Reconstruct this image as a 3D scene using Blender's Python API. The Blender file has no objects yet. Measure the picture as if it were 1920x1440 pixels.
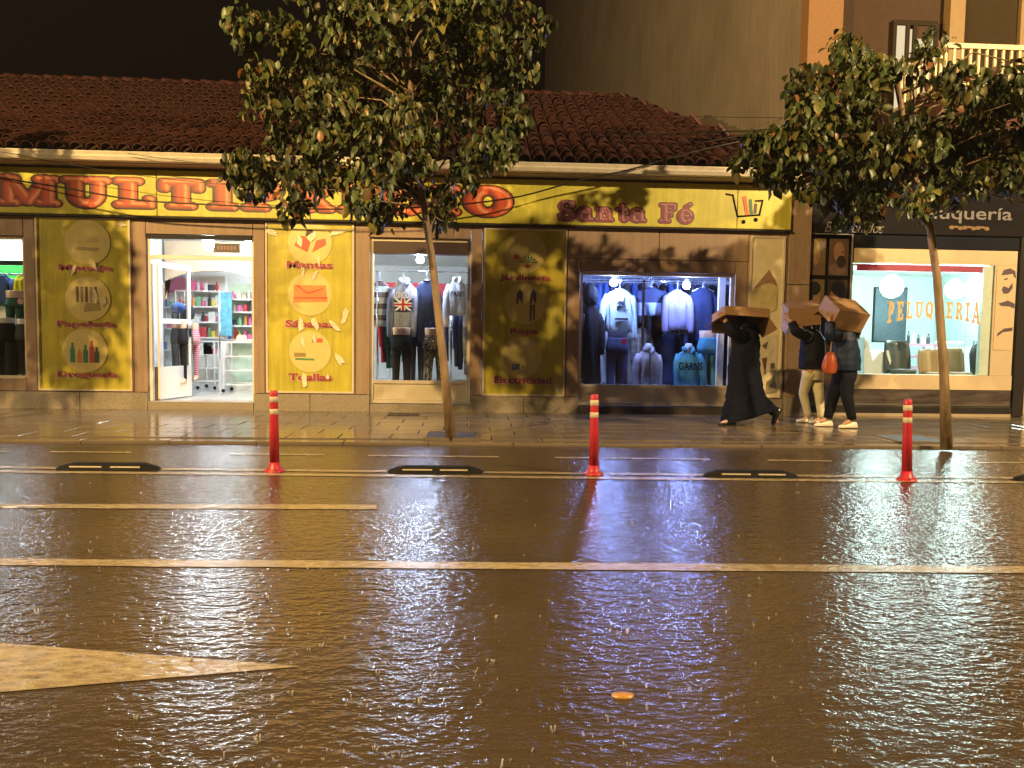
import bpy, bmesh, math, random
import numpy as np
from mathutils import Vector, Matrix, noise as mnoise
random.seed(7)
SC = bpy.context.scene
COL = SC.collection
R = math.radians
# ------------------------------------------------------------------ camera
FPX, CAM_H, CAM_D = 1442.0, 1.32, 12.5
YAW, PITCH, ROLL = 0.0522168, 0.06408688, 0.01446402
cy, sy, cp, sp = math.cos(YAW), math.sin(YAW), math.cos(PITCH), math.sin(PITCH)
_fw = Vector((sy*cp, cy*cp, -sp)); _rt = Vector((cy, -sy, 0)); _up = _rt.cross(_fw)
cr, sr = math.cos(ROLL), math.sin(ROLL)
C_R = _rt*cr + _up*sr; C_U = _up*cr - _rt*sr; C_F = _fw
CAM_P = Vector((0, -CAM_D, CAM_H))
cam = bpy.data.cameras.new('camera'); camo = bpy.data.objects.new('camera', cam); COL.objects.link(camo)
cam.sensor_fit = 'HORIZONTAL'; cam.sensor_width = 36; cam.lens = FPX/1920*36
cam.clip_start = 0.05; cam.clip_end = 600
m3 = Matrix((C_R, C_U, -C_F)).transposed()
camo.matrix_world = Matrix.Translation(CAM_P) @ m3.to_4x4()
SC.camera = camo
def ray(px, py): return C_F + C_R*((px-960)/FPX) - C_U*((py-720)/FPX)
def PL(px, py, y=0.0):            # pixel -> point on the upright plane at depth y
    d = ray(px, py); return CAM_P + d*((y+CAM_D)/d.y)
def GR(px, py, z=0.0):            # pixel -> point on the ground at height z
    d = ray(px, py); return CAM_P + d*((z-CAM_H)/d.z)
# ------------------------------------------------------------------ world, night
w = bpy.data.worlds.new('World'); SC.world = w; w.use_nodes = True
wn = w.node_tree.nodes; wl = w.node_tree.links
sky = wn.new('ShaderNodeTexSky'); sky.sky_type = 'NISHITA'; sky.sun_disc = False
sky.sun_elevation = R(-4); sky.sun_rotation = R(200)
mx = wn.new('ShaderNodeMix'); mx.data_type = 'RGBA'; mx.blend_type = 'MULTIPLY'; mx.inputs[0].default_value = 1
wl.new(sky.outputs[0], mx.inputs[6]); mx.inputs[7].default_value = (1.0, .62, .5, 1)
wl.new(mx.outputs[2], wn['Background'].inputs[0]); wn['Background'].inputs[1].default_value = 0.22
SC.view_settings.view_transform = 'Standard'; SC.view_settings.look = 'None'
SC.view_settings.exposure = 0.2; SC.view_settings.gamma = 1
SC.cycles.use_denoising = True
try: SC.cycles.denoiser = 'OPENIMAGEDENOISE'
except Exception: pass
SC.cycles.max_bounces = 8; SC.cycles.transparent_max_bounces = 12; SC.cycles.sample_clamp_indirect = 6
SC.cycles.caustics_reflective = False; SC.cycles.caustics_refractive = False
AMBER = (1.0, .645, .235)
LAMP_P = 9500.0
# street lamps stand on the near side of the street, out of frame (built below); the last is an added fill lamp
LAMPS = [(-7.2, -10.9, 8.2, .92, AMBER), (11.2, -10.9, 8.2, 1.08, (1.0, .69, .33)), (-29.0, -10.9, 8.2, 1.6, (1.0, .70, .34))]

# ------------------------------------------------------------------ helpers
def srgb(r, g, b):
    f = lambda c: ((c/255+.055)/1.055)**2.4 if c/255 > .04045 else c/255/12.92
    return (f(r), f(g), f(b), 1)
MATS = {}
def mat(name, col, rough=.6, metal=0, var=.12, vs=9.0, bump=0.0, bs=40.0, spec=.5, coat=0, emit=0, trans=0, sheen=0, stretch=None, attr=None, streak=0):
    """principled with a little noise in colour, roughness and relief"""
    if name in MATS: return MATS[name]
    m = bpy.data.materials.new(name); m.use_nodes = True; MATS[name] = m
    nt = m.node_tree; n = nt.nodes; l = nt.links; b = n['Principled BSDF']
    if len(col) == 3: col = (*col, 1)
    b.inputs['Roughness'].default_value = rough; b.inputs['Metallic'].default_value = metal
    b.inputs['Specular IOR Level'].default_value = spec; b.inputs['Coat Weight'].default_value = coat
    b.inputs['Coat Roughness'].default_value = .1; b.inputs['Sheen Weight'].default_value = sheen
    tc = n.new('ShaderNodeTexCoord'); mp = n.new('ShaderNodeMapping'); l.new(tc.outputs['Object'], mp.inputs[0])
    if stretch: mp.inputs['Scale'].default_value = stretch
    nz = n.new('ShaderNodeTexNoise'); nz.inputs['Scale'].default_value = vs; nz.inputs['Detail'].default_value = 6
    nz.inputs['Roughness'].default_value = .65; l.new(mp.outputs[0], nz.inputs['Vector'])
    if attr:
        src = n.new('ShaderNodeAttribute'); src.attribute_name = attr; cs = src.outputs['Color']
    else:
        src = n.new('ShaderNodeRGB'); src.outputs[0].default_value = col; cs = src.outputs[0]
    rmp = n.new('ShaderNodeMapRange'); rmp.inputs[1].default_value = .25; rmp.inputs[2].default_value = .75
    rmp.inputs[3].default_value = 1-var; rmp.inputs[4].default_value = 1+var; l.new(nz.outputs[0], rmp.inputs[0])
    mm = n.new('ShaderNodeVectorMath'); mm.operation = 'SCALE'; l.new(cs, mm.inputs[0]); l.new(rmp.outputs[0], mm.inputs['Scale'])
    l.new(mm.outputs[0], b.inputs['Base Color'])
    if streak:      # rain-washed grime running down
        m2_ = n.new('ShaderNodeMapping'); l.new(tc.outputs['Object'], m2_.inputs[0]); m2_.inputs['Scale'].default_value = (7, 7, .55)
        n3 = n.new('ShaderNodeTexNoise'); n3.inputs['Scale'].default_value = 1.3; n3.inputs['Detail'].default_value = 7; n3.inputs['Roughness'].default_value = .7; l.new(m2_.outputs[0], n3.inputs['Vector'])
        r3 = n.new('ShaderNodeMapRange'); r3.inputs[1].default_value = .42; r3.inputs[2].default_value = .72; r3.inputs[3].default_value = 1; r3.inputs[4].default_value = 1-streak; l.new(n3.outputs[0], r3.inputs[0])
        s3 = n.new('ShaderNodeVectorMath'); s3.operation = 'SCALE'; l.new(mm.outputs[0], s3.inputs[0]); l.new(r3.outputs[0], s3.inputs['Scale']); l.new(s3.outputs[0], b.inputs['Base Color'])
    if bump:
        n2 = n.new('ShaderNodeTexNoise'); n2.inputs['Scale'].default_value = bs; n2.inputs['Detail'].default_value = 4
        l.new(mp.outputs[0], n2.inputs['Vector'])
        bp = n.new('ShaderNodeBump'); bp.inputs['Strength'].default_value = bump; bp.inputs['Distance'].default_value = .02
        l.new(n2.outputs[0], bp.inputs['Height']); l.new(bp.outputs[0], b.inputs['Normal'])
    if emit:
        b.inputs['Emission Color'].default_value = col; b.inputs['Emission Strength'].default_value = emit
    return m
def emis(name, col, s):
    if name in MATS: return MATS[name]
    m = bpy.data.materials.new(name); m.use_nodes = True; MATS[name] = m
    nt = m.node_tree; nt.nodes.remove(nt.nodes['Principled BSDF'])
    e = nt.nodes.new('ShaderNodeEmission'); e.inputs[0].default_value = (*col[:3], 1); e.inputs[1].default_value = s
    nt.links.new(e.outputs[0], nt.nodes['Material Output'].inputs[0]); return m
def glassmat(name, tint=(.93, .96, .97), ior=1.45, rough=.02, drops=0.0):
    if name in MATS: return MATS[name]
    m = bpy.data.materials.new(name); m.use_nodes = True; MATS[name] = m
    nt = m.node_tree; n = nt.nodes; l = nt.links; n.remove(n['Principled BSDF'])
    t = n.new('ShaderNodeBsdfTransparent'); t.inputs[0].default_value = (*tint, 1)
    g = n.new('ShaderNodeBsdfGlossy'); g.inputs['Roughness'].default_value = rough
    lw = n.new('ShaderNodeLayerWeight'); lw.inputs[0].default_value = .5
    pw_ = n.new('ShaderNodeMath'); pw_.operation = 'POWER'; l.new(lw.outputs['Facing'], pw_.inputs[0]); pw_.inputs[1].default_value = 5
    fr = n.new('ShaderNodeMath'); fr.operation = 'MULTIPLY_ADD'; l.new(pw_.outputs[0], fr.inputs[0]); fr.inputs[1].default_value = .85; fr.inputs[2].default_value = .035
    x = n.new('ShaderNodeMixShader'); l.new(fr.outputs[0], x.inputs[0]); l.new(t.outputs[0], x.inputs[1]); l.new(g.outputs[0], x.inputs[2])
    l.new(x.outputs[0], n['Material Output'].inputs[0]); return m

def orig(o):
    v = Vector((0, 0, 0))
    while o is not None: v = v + o.location; o = o.parent
    return v
class MB:
    """mesh collector: everything in world coordinates; build() moves it under its parent"""
    def __init__(s): s.v = []; s.f = []; s.mi = []; s.cur = 0; s.col = None
    def add(s, vs, fs):
        k = len(s.v); s.v += [tuple(v) for v in vs]; s.f += [tuple(i+k for i in f) for f in fs]; s.mi += [s.cur]*len(fs); return s
    def box(s, x0, x1, y0, y1, z0, z1, M=None):
        vs = [Vector((x, y, z)) for z in (z0, z1) for y in (y0, y1) for x in (x0, x1)]
        if M is not None: vs = [M @ v for v in vs]
        return s.add(vs, [(0, 2, 3, 1), (4, 5, 7, 6), (0, 1, 5, 4), (2, 6, 7, 3), (0, 4, 6, 2), (1, 3, 7, 5)])
    def bbox(s, x0, x1, y0, y1, z0, z1, b=.006, M=None):   # box with chamfered edges
        bm = bmesh.new(); bmesh.ops.create_cube(bm, size=1)
        for v in bm.verts: v.co = Vector(((x0+x1)/2+v.co.x*(x1-x0), (y0+y1)/2+v.co.y*(y1-y0), (z0+z1)/2+v.co.z*(z1-z0)))
        bmesh.ops.bevel(bm, geom=list(bm.edges), offset=b, segments=1, affect='EDGES')
        vs = [(M @ v.co) if M is not None else v.co.copy() for v in bm.verts]; bm.verts.index_update()
        s.add(vs, [[v.index for v in f.verts] for f in bm.faces]); bm.free(); return s
    def tube(s, pts, rad, n=8, cap=True, sq=1.0):
        pts = [Vector(p) for p in pts]; m = len(pts)
        if not hasattr(rad, '__len__'): rad = [rad]*m
        rings = []; prev = None
        for i in range(m):
            t = (pts[min(i+1, m-1)]-pts[max(i-1, 0)]); t = t.normalized() if t.length else Vector((0, 0, 1))
            if prev is None:
                a = Vector((1, 0, 0)) if abs(t.x) < .9 else Vector((0, 1, 0)); u = (a-t*a.dot(t)).normalized()
            else:
                u = prev-t*prev.dot(t); u = u.normalized() if u.length > 1e-6 else t.orthogonal().normalized()
            prev = u; vv = t.cross(u); rings.append([pts[i]+(u*math.cos(2*math.pi*k/n)+vv*math.sin(2*math.pi*k/n)*sq)*rad[i] for k in range(n)])
        return s.rings(rings, cap)
    def rings(s, rings, cap=True, close=True):
        n = len(rings[0]); vs = [p for r in rings for p in r]; fs = []
        for i in range(len(rings)-1):
            for k in range(n if close else n-1):
                k2 = (k+1) % n; fs.append((i*n+k, i*n+k2, (i+1)*n+k2, (i+1)*n+k))
        if cap: fs.append(tuple(range(n))[::-1]); fs.append(tuple(range((len(rings)-1)*n, len(rings)*n)))
        return s.add(vs, fs)
    def loft(s, secs, n=20, fold=0, nf=7, ph=0, cap=True):
        """secs: (cx, cy, z, rx, ry[, fold]) flat ellipses stacked up"""
        rings = []
        for q in secs:
            cx, cy_, z, rx, ry = q[:5]; fo = q[5] if len(q) > 5 else fold
            rg = []
            for k in range(n):
                a = 2*math.pi*k/n; e = 1+fo*(math.sin(nf*a+ph+z*2.1)+.5*math.sin((nf+4)*a-ph*1.7+z*3))+(fo*2.2*mnoise.noise(Vector((math.cos(a)*2.4+ph, math.sin(a)*2.4, z*4.5))) if fo else 0)
                c, s_ = math.cos(a), math.sin(a)
                rg.append((cx+rx*e*math.copysign(abs(c)**.85, c), cy_+ry*e*math.copysign(abs(s_)**.85, s_), z))
            rings.append(rg)
        return s.rings(rings, cap)
    def lathe(s, c, prof, n=14):
        c = Vector(c); return s.rings([[c+Vector((r*math.cos(2*math.pi*k/n), r*math.sin(2*math.pi*k/n), z)) for k in range(n)] for r, z in prof])
    def prism(s, poly, y0, y1):       # polygon in x,z pushed from y0 (front) to y1
        n = len(poly); vs = [(x, y0, z) for x, z in poly]+[(x, y1, z) for x, z in poly]
        fs = [tuple(range(n)), tuple(range(n, 2*n))[::-1]]+[(i, n+i, n+(i+1) % n, (i+1) % n) for i in range(n)]
        return s.add(vs, fs)
    def slab(s, poly, z0, z1):        # polygon in x,y pushed up
        n = len(poly); vs = [(x, y, z0) for x, y in poly]+[(x, y, z1) for x, y in poly]
        fs = [tuple(range(n))[::-1], tuple(range(n, 2*n))]+[(i, (i+1) % n, n+(i+1) % n, n+i) for i in range(n)]
        return s.add(vs, fs)
    def disc(s, c, rx, rz, y0, y1, n=28):
        return s.prism([(c[0]+rx*math.cos(2*math.pi*k/n), c[1]+rz*math.sin(2*math.pi*k/n)) for k in range(n)], y0, y1)
    def sphere(s, c, r, n=12, m=8, sc=(1, 1, 1)):
        c = Vector(c); rings = []
        for i in range(m+1):
            t = math.pi*(i+.02)/(m+.04); rings.append([c+Vector((r*math.sin(t)*math.cos(2*math.pi*k/n)*sc[0], r*math.sin(t)*math.sin(2*math.pi*k/n)*sc[1], -r*math.cos(t)*sc[2])) for k in range(n)])
        return s.rings(rings)
    def build(s, name, mats, parent=None, smooth=False, loc=None, kind=None, label=None, fix=True):
        if not isinstance(mats, (list, tuple)): mats = [mats]
        o0 = orig(parent) if parent is not None else Vector((0, 0, 0))
        if loc is None and parent is None:
            a = np.array(s.v); loc = ((a[:, 0].min()+a[:, 0].max())/2, (a[:, 1].min()+a[:, 1].max())/2, a[:, 2].min())
        loc = Vector(loc) if loc is not None else Vector((0, 0, 0))
        off = o0+loc if parent is None else o0
        me = bpy.data.meshes.new(name); me.from_pydata([(x-off.x, y-off.y, z-off.z) for x, y, z in s.v], [], s.f)
        for m in mats: me.materials.append(m)
        me.polygons.foreach_set('material_index', s.mi)
        if s.col is not None:
            at = me.color_attributes.new('Col', 'FLOAT_COLOR', 'POINT'); at.data.foreach_set('color', np.array(s.col, dtype=np.float32).ravel())
        if fix:
            bm = bmesh.new(); bm.from_mesh(me); bmesh.ops.recalc_face_normals(bm, faces=bm.faces); bm.to_mesh(me); bm.free()
        if smooth: me.polygons.foreach_set('use_smooth', [True]*len(me.polygons))
        me.update()
        o = bpy.data.objects.new(name, me); COL.objects.link(o)
        if parent is not None: o.parent = parent
        else: o.location = loc
        if kind: o['kind'] = kind
        if label: o['label'] = label
        return o
def tag(o, label, cat, group=None):
    o['label'] = label; o['category'] = cat
    if group: o['group'] = group
    return o
def thing(name, label, cat, loc=(0, 0, 0), group=None):
    o = bpy.data.objects.new(name, None); COL.objects.link(o); o.location = loc; o.empty_display_size = .1
    return tag(o, label, cat, group)
def struct(o): o['kind'] = 'structure'; return o
def part(name, mats, parent, x0, x1, y0, y1, z0, z1, b=0, M=None):
    m = MB(); (m.bbox(x0, x1, y0, y1, z0, z1, b, M) if b else m.box(x0, x1, y0, y1, z0, z1, M)); return m.build(name, mats, parent)
def copytree(o, dloc, parent=None, label=None):
    c = o.copy(); COL.objects.link(c)
    if parent is None: c.location = o.location+Vector(dloc)
    else: c.parent = parent; c.matrix_parent_inverse = o.matrix_parent_inverse.copy()
    if label: c['label'] = label
    for ch in list(o.children): copytree(ch, dloc, c)
    return c
# ---- plain text as a mesh lying in the upright x,z plane, facing the street
def text_mesh(s, size, bold=0.0, shear=0.0, ext=.0015):
    cu = bpy.data.curves.new('t', 'FONT'); cu.body = s; cu.size = size; cu.offset = bold; cu.shear = shear
    cu.align_x = 'CENTER'; cu.align_y = 'CENTER'; cu.extrude = ext; cu.resolution_u = 4
    o = bpy.data.objects.new('t', cu); COL.objects.link(o)
    me = bpy.data.meshes.new_from_object(o.evaluated_get(bpy.context.evaluated_depsgraph_get()))
    bpy.data.objects.remove(o); bpy.data.curves.remove(cu); return me
def text(name, s, c, width, mats, parent, bold=0.0, shear=0.0, height=None):
    me = text_mesh(s, .2, bold*.2, shear); co = np.zeros(len(me.vertices)*3); me.vertices.foreach_get('co', co); co = co.reshape(-1, 3)
    co[:, 0] -= (co[:, 0].min()+co[:, 0].max())/2; co[:, 1] -= (co[:, 1].min()+co[:, 1].max())/2
    k = width/(co[:, 0].max()-co[:, 0].min()); kz = k if height is None else height/(co[:, 1].max()-co[:, 1].min())
    off = Vector(c)-orig(parent)
    out = np.stack([co[:, 0]*k+off.x, -co[:, 2]+off.y, co[:, 1]*kz+off.z], 1)
    me.vertices.foreach_set('co', out.ravel()); me.materials.clear(); me.materials.append(mats); me.name = name; me.update()
    o = bpy.data.objects.new(name, me); COL.objects.link(o); o.parent = parent; return o
# ---- fat slab-serif lettering drawn as distance fields, so the printed outline and shading can follow the shape
def rb(x0, y0, x1, y1, r=.05):
    cx, cy_, hx, hy = (x0+x1)/2, (y0+y1)/2, abs(x1-x0)/2-r, abs(y1-y0)/2-r
    def f(X, Y):
        dx = np.abs(X-cx)-hx; dy = np.abs(Y-cy_)-hy
        return np.hypot(np.maximum(dx, 0), np.maximum(dy, 0))+np.minimum(np.maximum(dx, dy), 0)-r
    return f
def sg(x0, y0, x1, y1, wd):
    def f(X, Y):
        vx, vy = x1-x0, y1-y0; t = np.clip(((X-x0)*vx+(Y-y0)*vy)/(vx*vx+vy*vy), 0, 1); return np.hypot(X-x0-t*vx, Y-y0-t*vy)-wd/2
    return f
def el(cx, cy_, rx, ry): return lambda X, Y: (np.hypot((X-cx)/rx, (Y-cy_)/ry)-1)*min(rx, ry)
def sub(a, b): return lambda X, Y: np.maximum(a(X, Y), -b(X, Y))
def inter(a, b): return lambda X, Y: np.maximum(a(X, Y), b(X, Y))
def un(*fs): return lambda X, Y: np.minimum.reduce([f(X, Y) for f in fs])
def stem(x, y0=0., y1=1., wd=.26, sw=.16, top=True, bot=True, st=.15):
    fs = [rb(x-wd/2, y0, x+wd/2, y1, .03)]
    if bot: fs.append(rb(x-wd/2-sw, y0, x+wd/2+sw, y0+st, .07))
    if top: fs.append(rb(x-wd/2-sw, y1-st, x+wd/2+sw, y1, .07))
    return un(*fs)
G = {}
G['I'] = (.62, stem(.31))
G['L'] = (.86, un(stem(.3), rb(.1, 0, .84, .16, .05), rb(.68, 0, .84, .36, .06)))
G['T'] = (.96, un(stem(.48, top=False), rb(.04, .82, .92, 1, .06), rb(.02, .62, .2, 1, .08), rb(.76, .62, .94, 1, .08)))
G['U'] = (1.0, un(stem(.27, .35, 1, bot=False, sw=.14), stem(.77, .35, 1, wd=.2, bot=False, sw=.14), inter(sub(el(.505, .42, .365, .44), el(.53, .46, .15, .3)), rb(0, -.1, 1, .45, .01))))
G['M'] = (1.26, un(stem(.2, sw=.12, wd=.2), stem(1.04, sw=.12, wd=.26), sg(.2, .93, .6, .14, .24), sg(1.02, .93, .62, .14, .18)))
bowl = lambda x, y0, y1: inter(sub(el(x, (y0+y1)/2, .43, (y1-y0)/2), el(x-.02, (y0+y1)/2, .19, (y1-y0)/2-.13)), rb(x-.05, -.2, x+.6, 1.2, .01))
G['P'] = (.9, un(stem(.3, sw=.14), bowl(.42, .38, 1.), rb(.3, .86, .5, 1, .01), rb(.3, .38, .5, .52, .01)))
G['R'] = (1.0, un(stem(.3, sw=.14), bowl(.42, .46, 1.), rb(.3, .86, .5, 1, .01), rb(.3, .44, .5, .56, .01), sg(.56, .48, .84, .1, .22), rb(.68, 0, 1.0, .15, .06)))
G['E'] = (.9, un(stem(.3, sw=.14), rb(.2, .85, .84, 1, .05), rb(.2, 0, .86, .15, .05), rb(.3, .43, .62, .57, .04), rb(.7, .68, .84, 1, .05), rb(.72, 0, .86, .34, .05), rb(.54, .34, .66, .66, .04)))
G['F'] = (.86, un(stem(.3, sw=.14), rb(.2, .85, .84, 1, .05), rb(.3, .42, .62, .57, .04), rb(.7, .66, .84, 1, .05), rb(.54, .32, .66, .66, .04)))
G['C'] = (.98, un(sub(sub(el(.5, .5, .48, .53), el(.54, .5, .22, .38)), rb(.62, .34, 1.2, .66, .02)), rb(.76, .62, .92, .98, .05)))
G['O'] = (1.06, sub(el(.53, .5, .52, .53), el(.53, .5, .2, .35)))
G['Q'] = (1.06, un(G['O'][1], sg(.55, .2, .9, -.14, .18)))
G['A'] = (1.1, un(sg(.2, .1, .52, .92, .14), sg(.88, .1, .56, .92, .26), rb(.3, .26, .8, .38, .02), rb(.02, 0, .42, .15, .06), rb(.66, 0, 1.08, .15, .06)))
G['S'] = (.84, un(sub(sub(el(.41, .73, .36, .29), el(.41, .73, .14, .13)), rb(.41, .45, 1, .73, .01)), sub(sub(el(.43, .28, .4, .3), el(.43, .28, .16, .13)), rb(-.2, .28, .43, .62, .01)), sg(.32, .56, .56, .44, .2), rb(.64, .68, .78, 1.0, .05), rb(.04, .0, .18, .34, .05)))
G['a'] = (.8, un(sub(el(.36, .24, .33, .26), el(.4, .24, .12, .13)), rb(.46, 0, .68, .5, .05), rb(.56, 0, .8, .14, .05), inter(sub(el(.38, .48, .3, .24), el(.36, .46, .1, .12)), rb(-.1, .46, 1, 1, .01)), el(.17, .52, .12, .1)))
G['n'] = (.96, un(stem(.26, 0, .7, wd=.22, sw=.12, top=False), rb(.04, .56, .3, .7, .05), stem(.7, 0, .45, wd=.22, sw=.12, top=False), inter(sub(el(.52, .44, .29, .28), el(.5, .42, .08, .14)), rb(.2, .42, 1, 1, .01))))
G['t'] = (.62, un(rb(.2, .1, .42, .92, .05), rb(.02, .56, .58, .7, .05), inter(sub(el(.42, .2, .22, .22), el(.46, .24, .08, .12)), rb(-.1, -.1, .66, .2, .01)), el(.57, .2, .07, .09)))
G['é'] = (.78, un(sub(sub(el(.38, .34, .37, .37), el(.42, .36, .13, .2)), rb(.46, .2, .9, .33, .01)), rb(.3, .3, .72, .42, .03), sg(.38, .82, .6, .98, .14)))
def sdf_mesh(mb, f, wd, ox, oz, sx, sz, y, grow, colf, step=.025, arch=None, lo=-.28, hi=1.22):
    """fill the region f < grow with cells cut along the outline; colour per point from the field"""
    xs = np.arange(-.22, wd+.22, step); ys = np.arange(lo, hi, step); X, Y = np.meshgrid(xs, ys); Fv = f(X, Y)
    gy, gx = np.gradient(Fv, step); S = Fv-grow; idx = {}; cols = []; base = len(mb.v); vs = []
    def addv(key, x, yy, d, ax, ay):
        if key not in idx:
            idx[key] = len(vs); px_, pz = ox+x*sx, oz+yy*sz
            if arch: px_, pz = arch(px_, pz)
            vs.append((px_, y, pz)); cols.append(colf(x, yy, d, ax, ay))
        return idx[key]
    fs = []; ny, nx = S.shape
    for j in range(ny-1):
        for i in range(nx-1):
            q = [(j, i), (j, i+1), (j+1, i+1), (j+1, i)]; sv = [S[a] for a in q]
            if min(sv) >= 0: continue
            poly = []
            for k in range(4):
                a, b = q[k], q[(k+1) % 4]; sa, sb = sv[k], sv[(k+1) % 4]
                if sa < 0: poly.append(addv(a, X[a], Y[a], Fv[a], gx[a], gy[a]))
                if (sa < 0) != (sb < 0):
                    t = sa/(sa-sb); key = (min(a, b), max(a, b))
                    poly.append(addv(key, X[a]+t*(X[b]-X[a]), Y[a]+t*(Y[b]-Y[a]), grow, gx[a], gy[a]))
            if len(poly) > 2: fs.append(poly)
    mb.add(vs, fs); mb.col = (mb.col or [])+cols
# ================================================================== wet ground
def wet_ground(name, col, rough, ripple, rings, speck, wear=None):
    m = bpy.data.materials.new(name); m.use_nodes = True; n = m.node_tree.nodes; l = m.node_tree.links; b = n['Principled BSDF']
    tc = n.new('ShaderNodeTexCoord')
    def nz(s, d=4, r=.6, sc=None):
        q = n.new('ShaderNodeTexNoise'); q.inputs['Scale'].default_value = s; q.inputs['Detail'].default_value = d; q.inputs['Roughness'].default_value = r
        if sc:
            mp = n.new('ShaderNodeMapping'); mp.inputs['Scale'].default_value = sc; l.new(tc.outputs['Object'], mp.inputs[0]); l.new(mp.outputs[0], q.inputs['Vector'])
        else: l.new(tc.outputs['Object'], q.inputs['Vector'])
        return q.outputs[0]
    def math_(op, a, c=None, v=None):
        q = n.new('ShaderNodeMath'); q.operation = op
        l.new(a, q.inputs[0]) if not isinstance(a, (int, float)) else setattr(q.inputs[0], 'default_value', a)
        if c is not None: l.new(c, q.inputs[1])
        elif v is not None: q.inputs[1].default_value = v
        return q.outputs[0]
    ramp = n.new('ShaderNodeValToRGB'); l.new(nz(220, 2, .8), ramp.inputs[0])
    ramp.color_ramp.elements[0].position = .35; ramp.color_ramp.elements[1].position = .75
    ramp.color_ramp.elements[0].color = (*[c*(1-speck) for c in col], 1); ramp.color_ramp.elements[1].color = (*[c*(1+speck*1.6) for c in col], 1)
    big = n.new('ShaderNodeMapRange'); l.new(nz(.9, 5, .65, (.5, 1, 1)), big.inputs[0]); big.inputs[1].default_value = .3; big.inputs[2].default_value = .7; big.inputs[3].default_value = .75; big.inputs[4].default_value = 1.25
    mm = n.new('ShaderNodeVectorMath'); mm.operation = 'SCALE'; l.new(ramp.outputs[0], mm.inputs[0]); l.new(big.outputs[0], mm.inputs['Scale']); l.new(mm.outputs[0], b.inputs['Base Color'])
    if wear:
        wr = n.new('ShaderNodeMapRange'); l.new(nz(26, 6, .75, (.45, 1.3, 1)), wr.inputs[0]); wr.inputs[1].default_value = .44; wr.inputs[2].default_value = .66; wr.inputs[3].default_value = 0; wr.inputs[4].default_value = .85
        wx_ = n.new('ShaderNodeMix'); wx_.data_type = 'RGBA'; l.new(wr.outputs[0], wx_.inputs[0]); l.new(mm.outputs[0], wx_.inputs[6]); wx_.inputs[7].default_value = (*wear, 1); l.new(wx_.outputs[2], b.inputs['Base Color'])
    # water film: deeper in places (smooth), thin elsewhere
    film = n.new('ShaderNodeMapRange'); l.new(nz(1.3, 4, .6, (.6, 1.3, 1)), film.inputs[0]); film.inputs[1].default_value = .38; film.inputs[2].default_value = .62
    film.inputs[3].default_value = rough*.85; film.inputs[4].default_value = rough*1.2; l.new(film.outputs[0], b.inputs['Roughness'])
    b.inputs['IOR'].default_value = 1.36; b.inputs['Specular IOR Level'].default_value = 1.0
    h = math_('MULTIPLY', nz(30, 2, .5, (.8, 1.15, 1)), v=.75)
    h2 = math_('MULTIPLY', nz(90, 1, .5), v=.15)
    h3 = math_('MULTIPLY', nz(13, 2, .5, (.75, 1.2, 1)), v=1.35)
    hs = math_('ADD', math_('ADD', h, h2), h3)
    if rings:
        vo = n.new('ShaderNodeTexVoronoi'); vo.inputs['Scale'].default_value = 6.5; l.new(tc.outputs['Object'], vo.inputs['Vector'])
        s_ = math_('SINE', math_('MULTIPLY', vo.outputs['Distance'], v=42)); fall = math_('POWER', math_('SUBTRACT', 1.0, vo.outputs['Distance']), v=5.0)
        sepc = n.new('ShaderNodeSeparateColor'); l.new(vo.outputs['Color'], sepc.inputs[0])
        hs = math_('ADD', hs, math_('MULTIPLY', math_('MULTIPLY', math_('MULTIPLY', s_, fall), sepc.outputs[0]), v=rings))
    bp = n.new('ShaderNodeBump'); bp.inputs['Strength'].default_value = 1.0; bp.inputs['Distance'].default_value = ripple
    l.new(hs, bp.inputs['Height']); l.new(bp.outputs[0], b.inputs['Normal'])
    return m
M_ROAD = wet_ground('wet_asphalt', (.048, .035, .023), .175, .0072, .12, .5)
M_SLAB = wet_ground('wet_stone_slab', (.13, .105, .08), .12, .0012, 0, .25)
M_LINE = wet_ground('wet_road_paint', (.27, .225, .145), .24, .0072, .08, .6, wear=(.07, .052, .03))
road = MB(); road.add([(-60, -60, 0), (60, -60, 0), (60, -3.45, 0), (-60, -3.45, 0)], [(0, 1, 2, 3)])
struct(road.build('road', M_ROAD, loc=(0, 0, 0), fix=False))
gnd = MB(); gnd.add([(-150, -150, -.06), (150, -150, -.06), (150, 150, -.06), (-150, 150, -.06)], [(0, 1, 2, 3)])
struct(gnd.build('ground', mat('earth', (.05, .045, .04), .9), loc=(0, 0, -.06), fix=False))
# pavement: a bed with stone slabs, each its own piece
pave = MB(); pave.box(-30, 30, -3.45, .02, -.05, .028)
pavement = struct(pave.build('pavement', mat('slab_joint', (.03, .028, .025), .5), loc=(0, 0, 0)))
sl_w, sl_d, g_ = .62, .425, .006
rowsY = [-3.22+i*sl_d for i in range(8)]
slab_meshes = []
for k in range(4):
    m = MB(); m.bbox(-sl_w/2+g_, sl_w/2-g_, -sl_d/2+g_, sl_d/2-g_, -.02, .022, .005)
    o = m.build('slab', M_SLAB, loc=(0, 0, 0)); slab_meshes.append(o.data); bpy.data.objects.remove(o)
cnt = 0
for j, y0 in enumerate(rowsY):
    x = -10.6+(j % 2)*sl_w/2
    while x < 11.6:
        o = bpy.data.objects.new('paving_slab', random.choice(slab_meshes)); COL.objects.link(o); o.parent = pavement
        o.location = (x, y0+sl_d/2, .026+random.uniform(-.0015, .0015))
        o.rotation_euler = (R(random.gauss(0, .22)), R(random.gauss(0, .22)), random.choice((0, math.pi)))
        x += sl_w; cnt += 1
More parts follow.
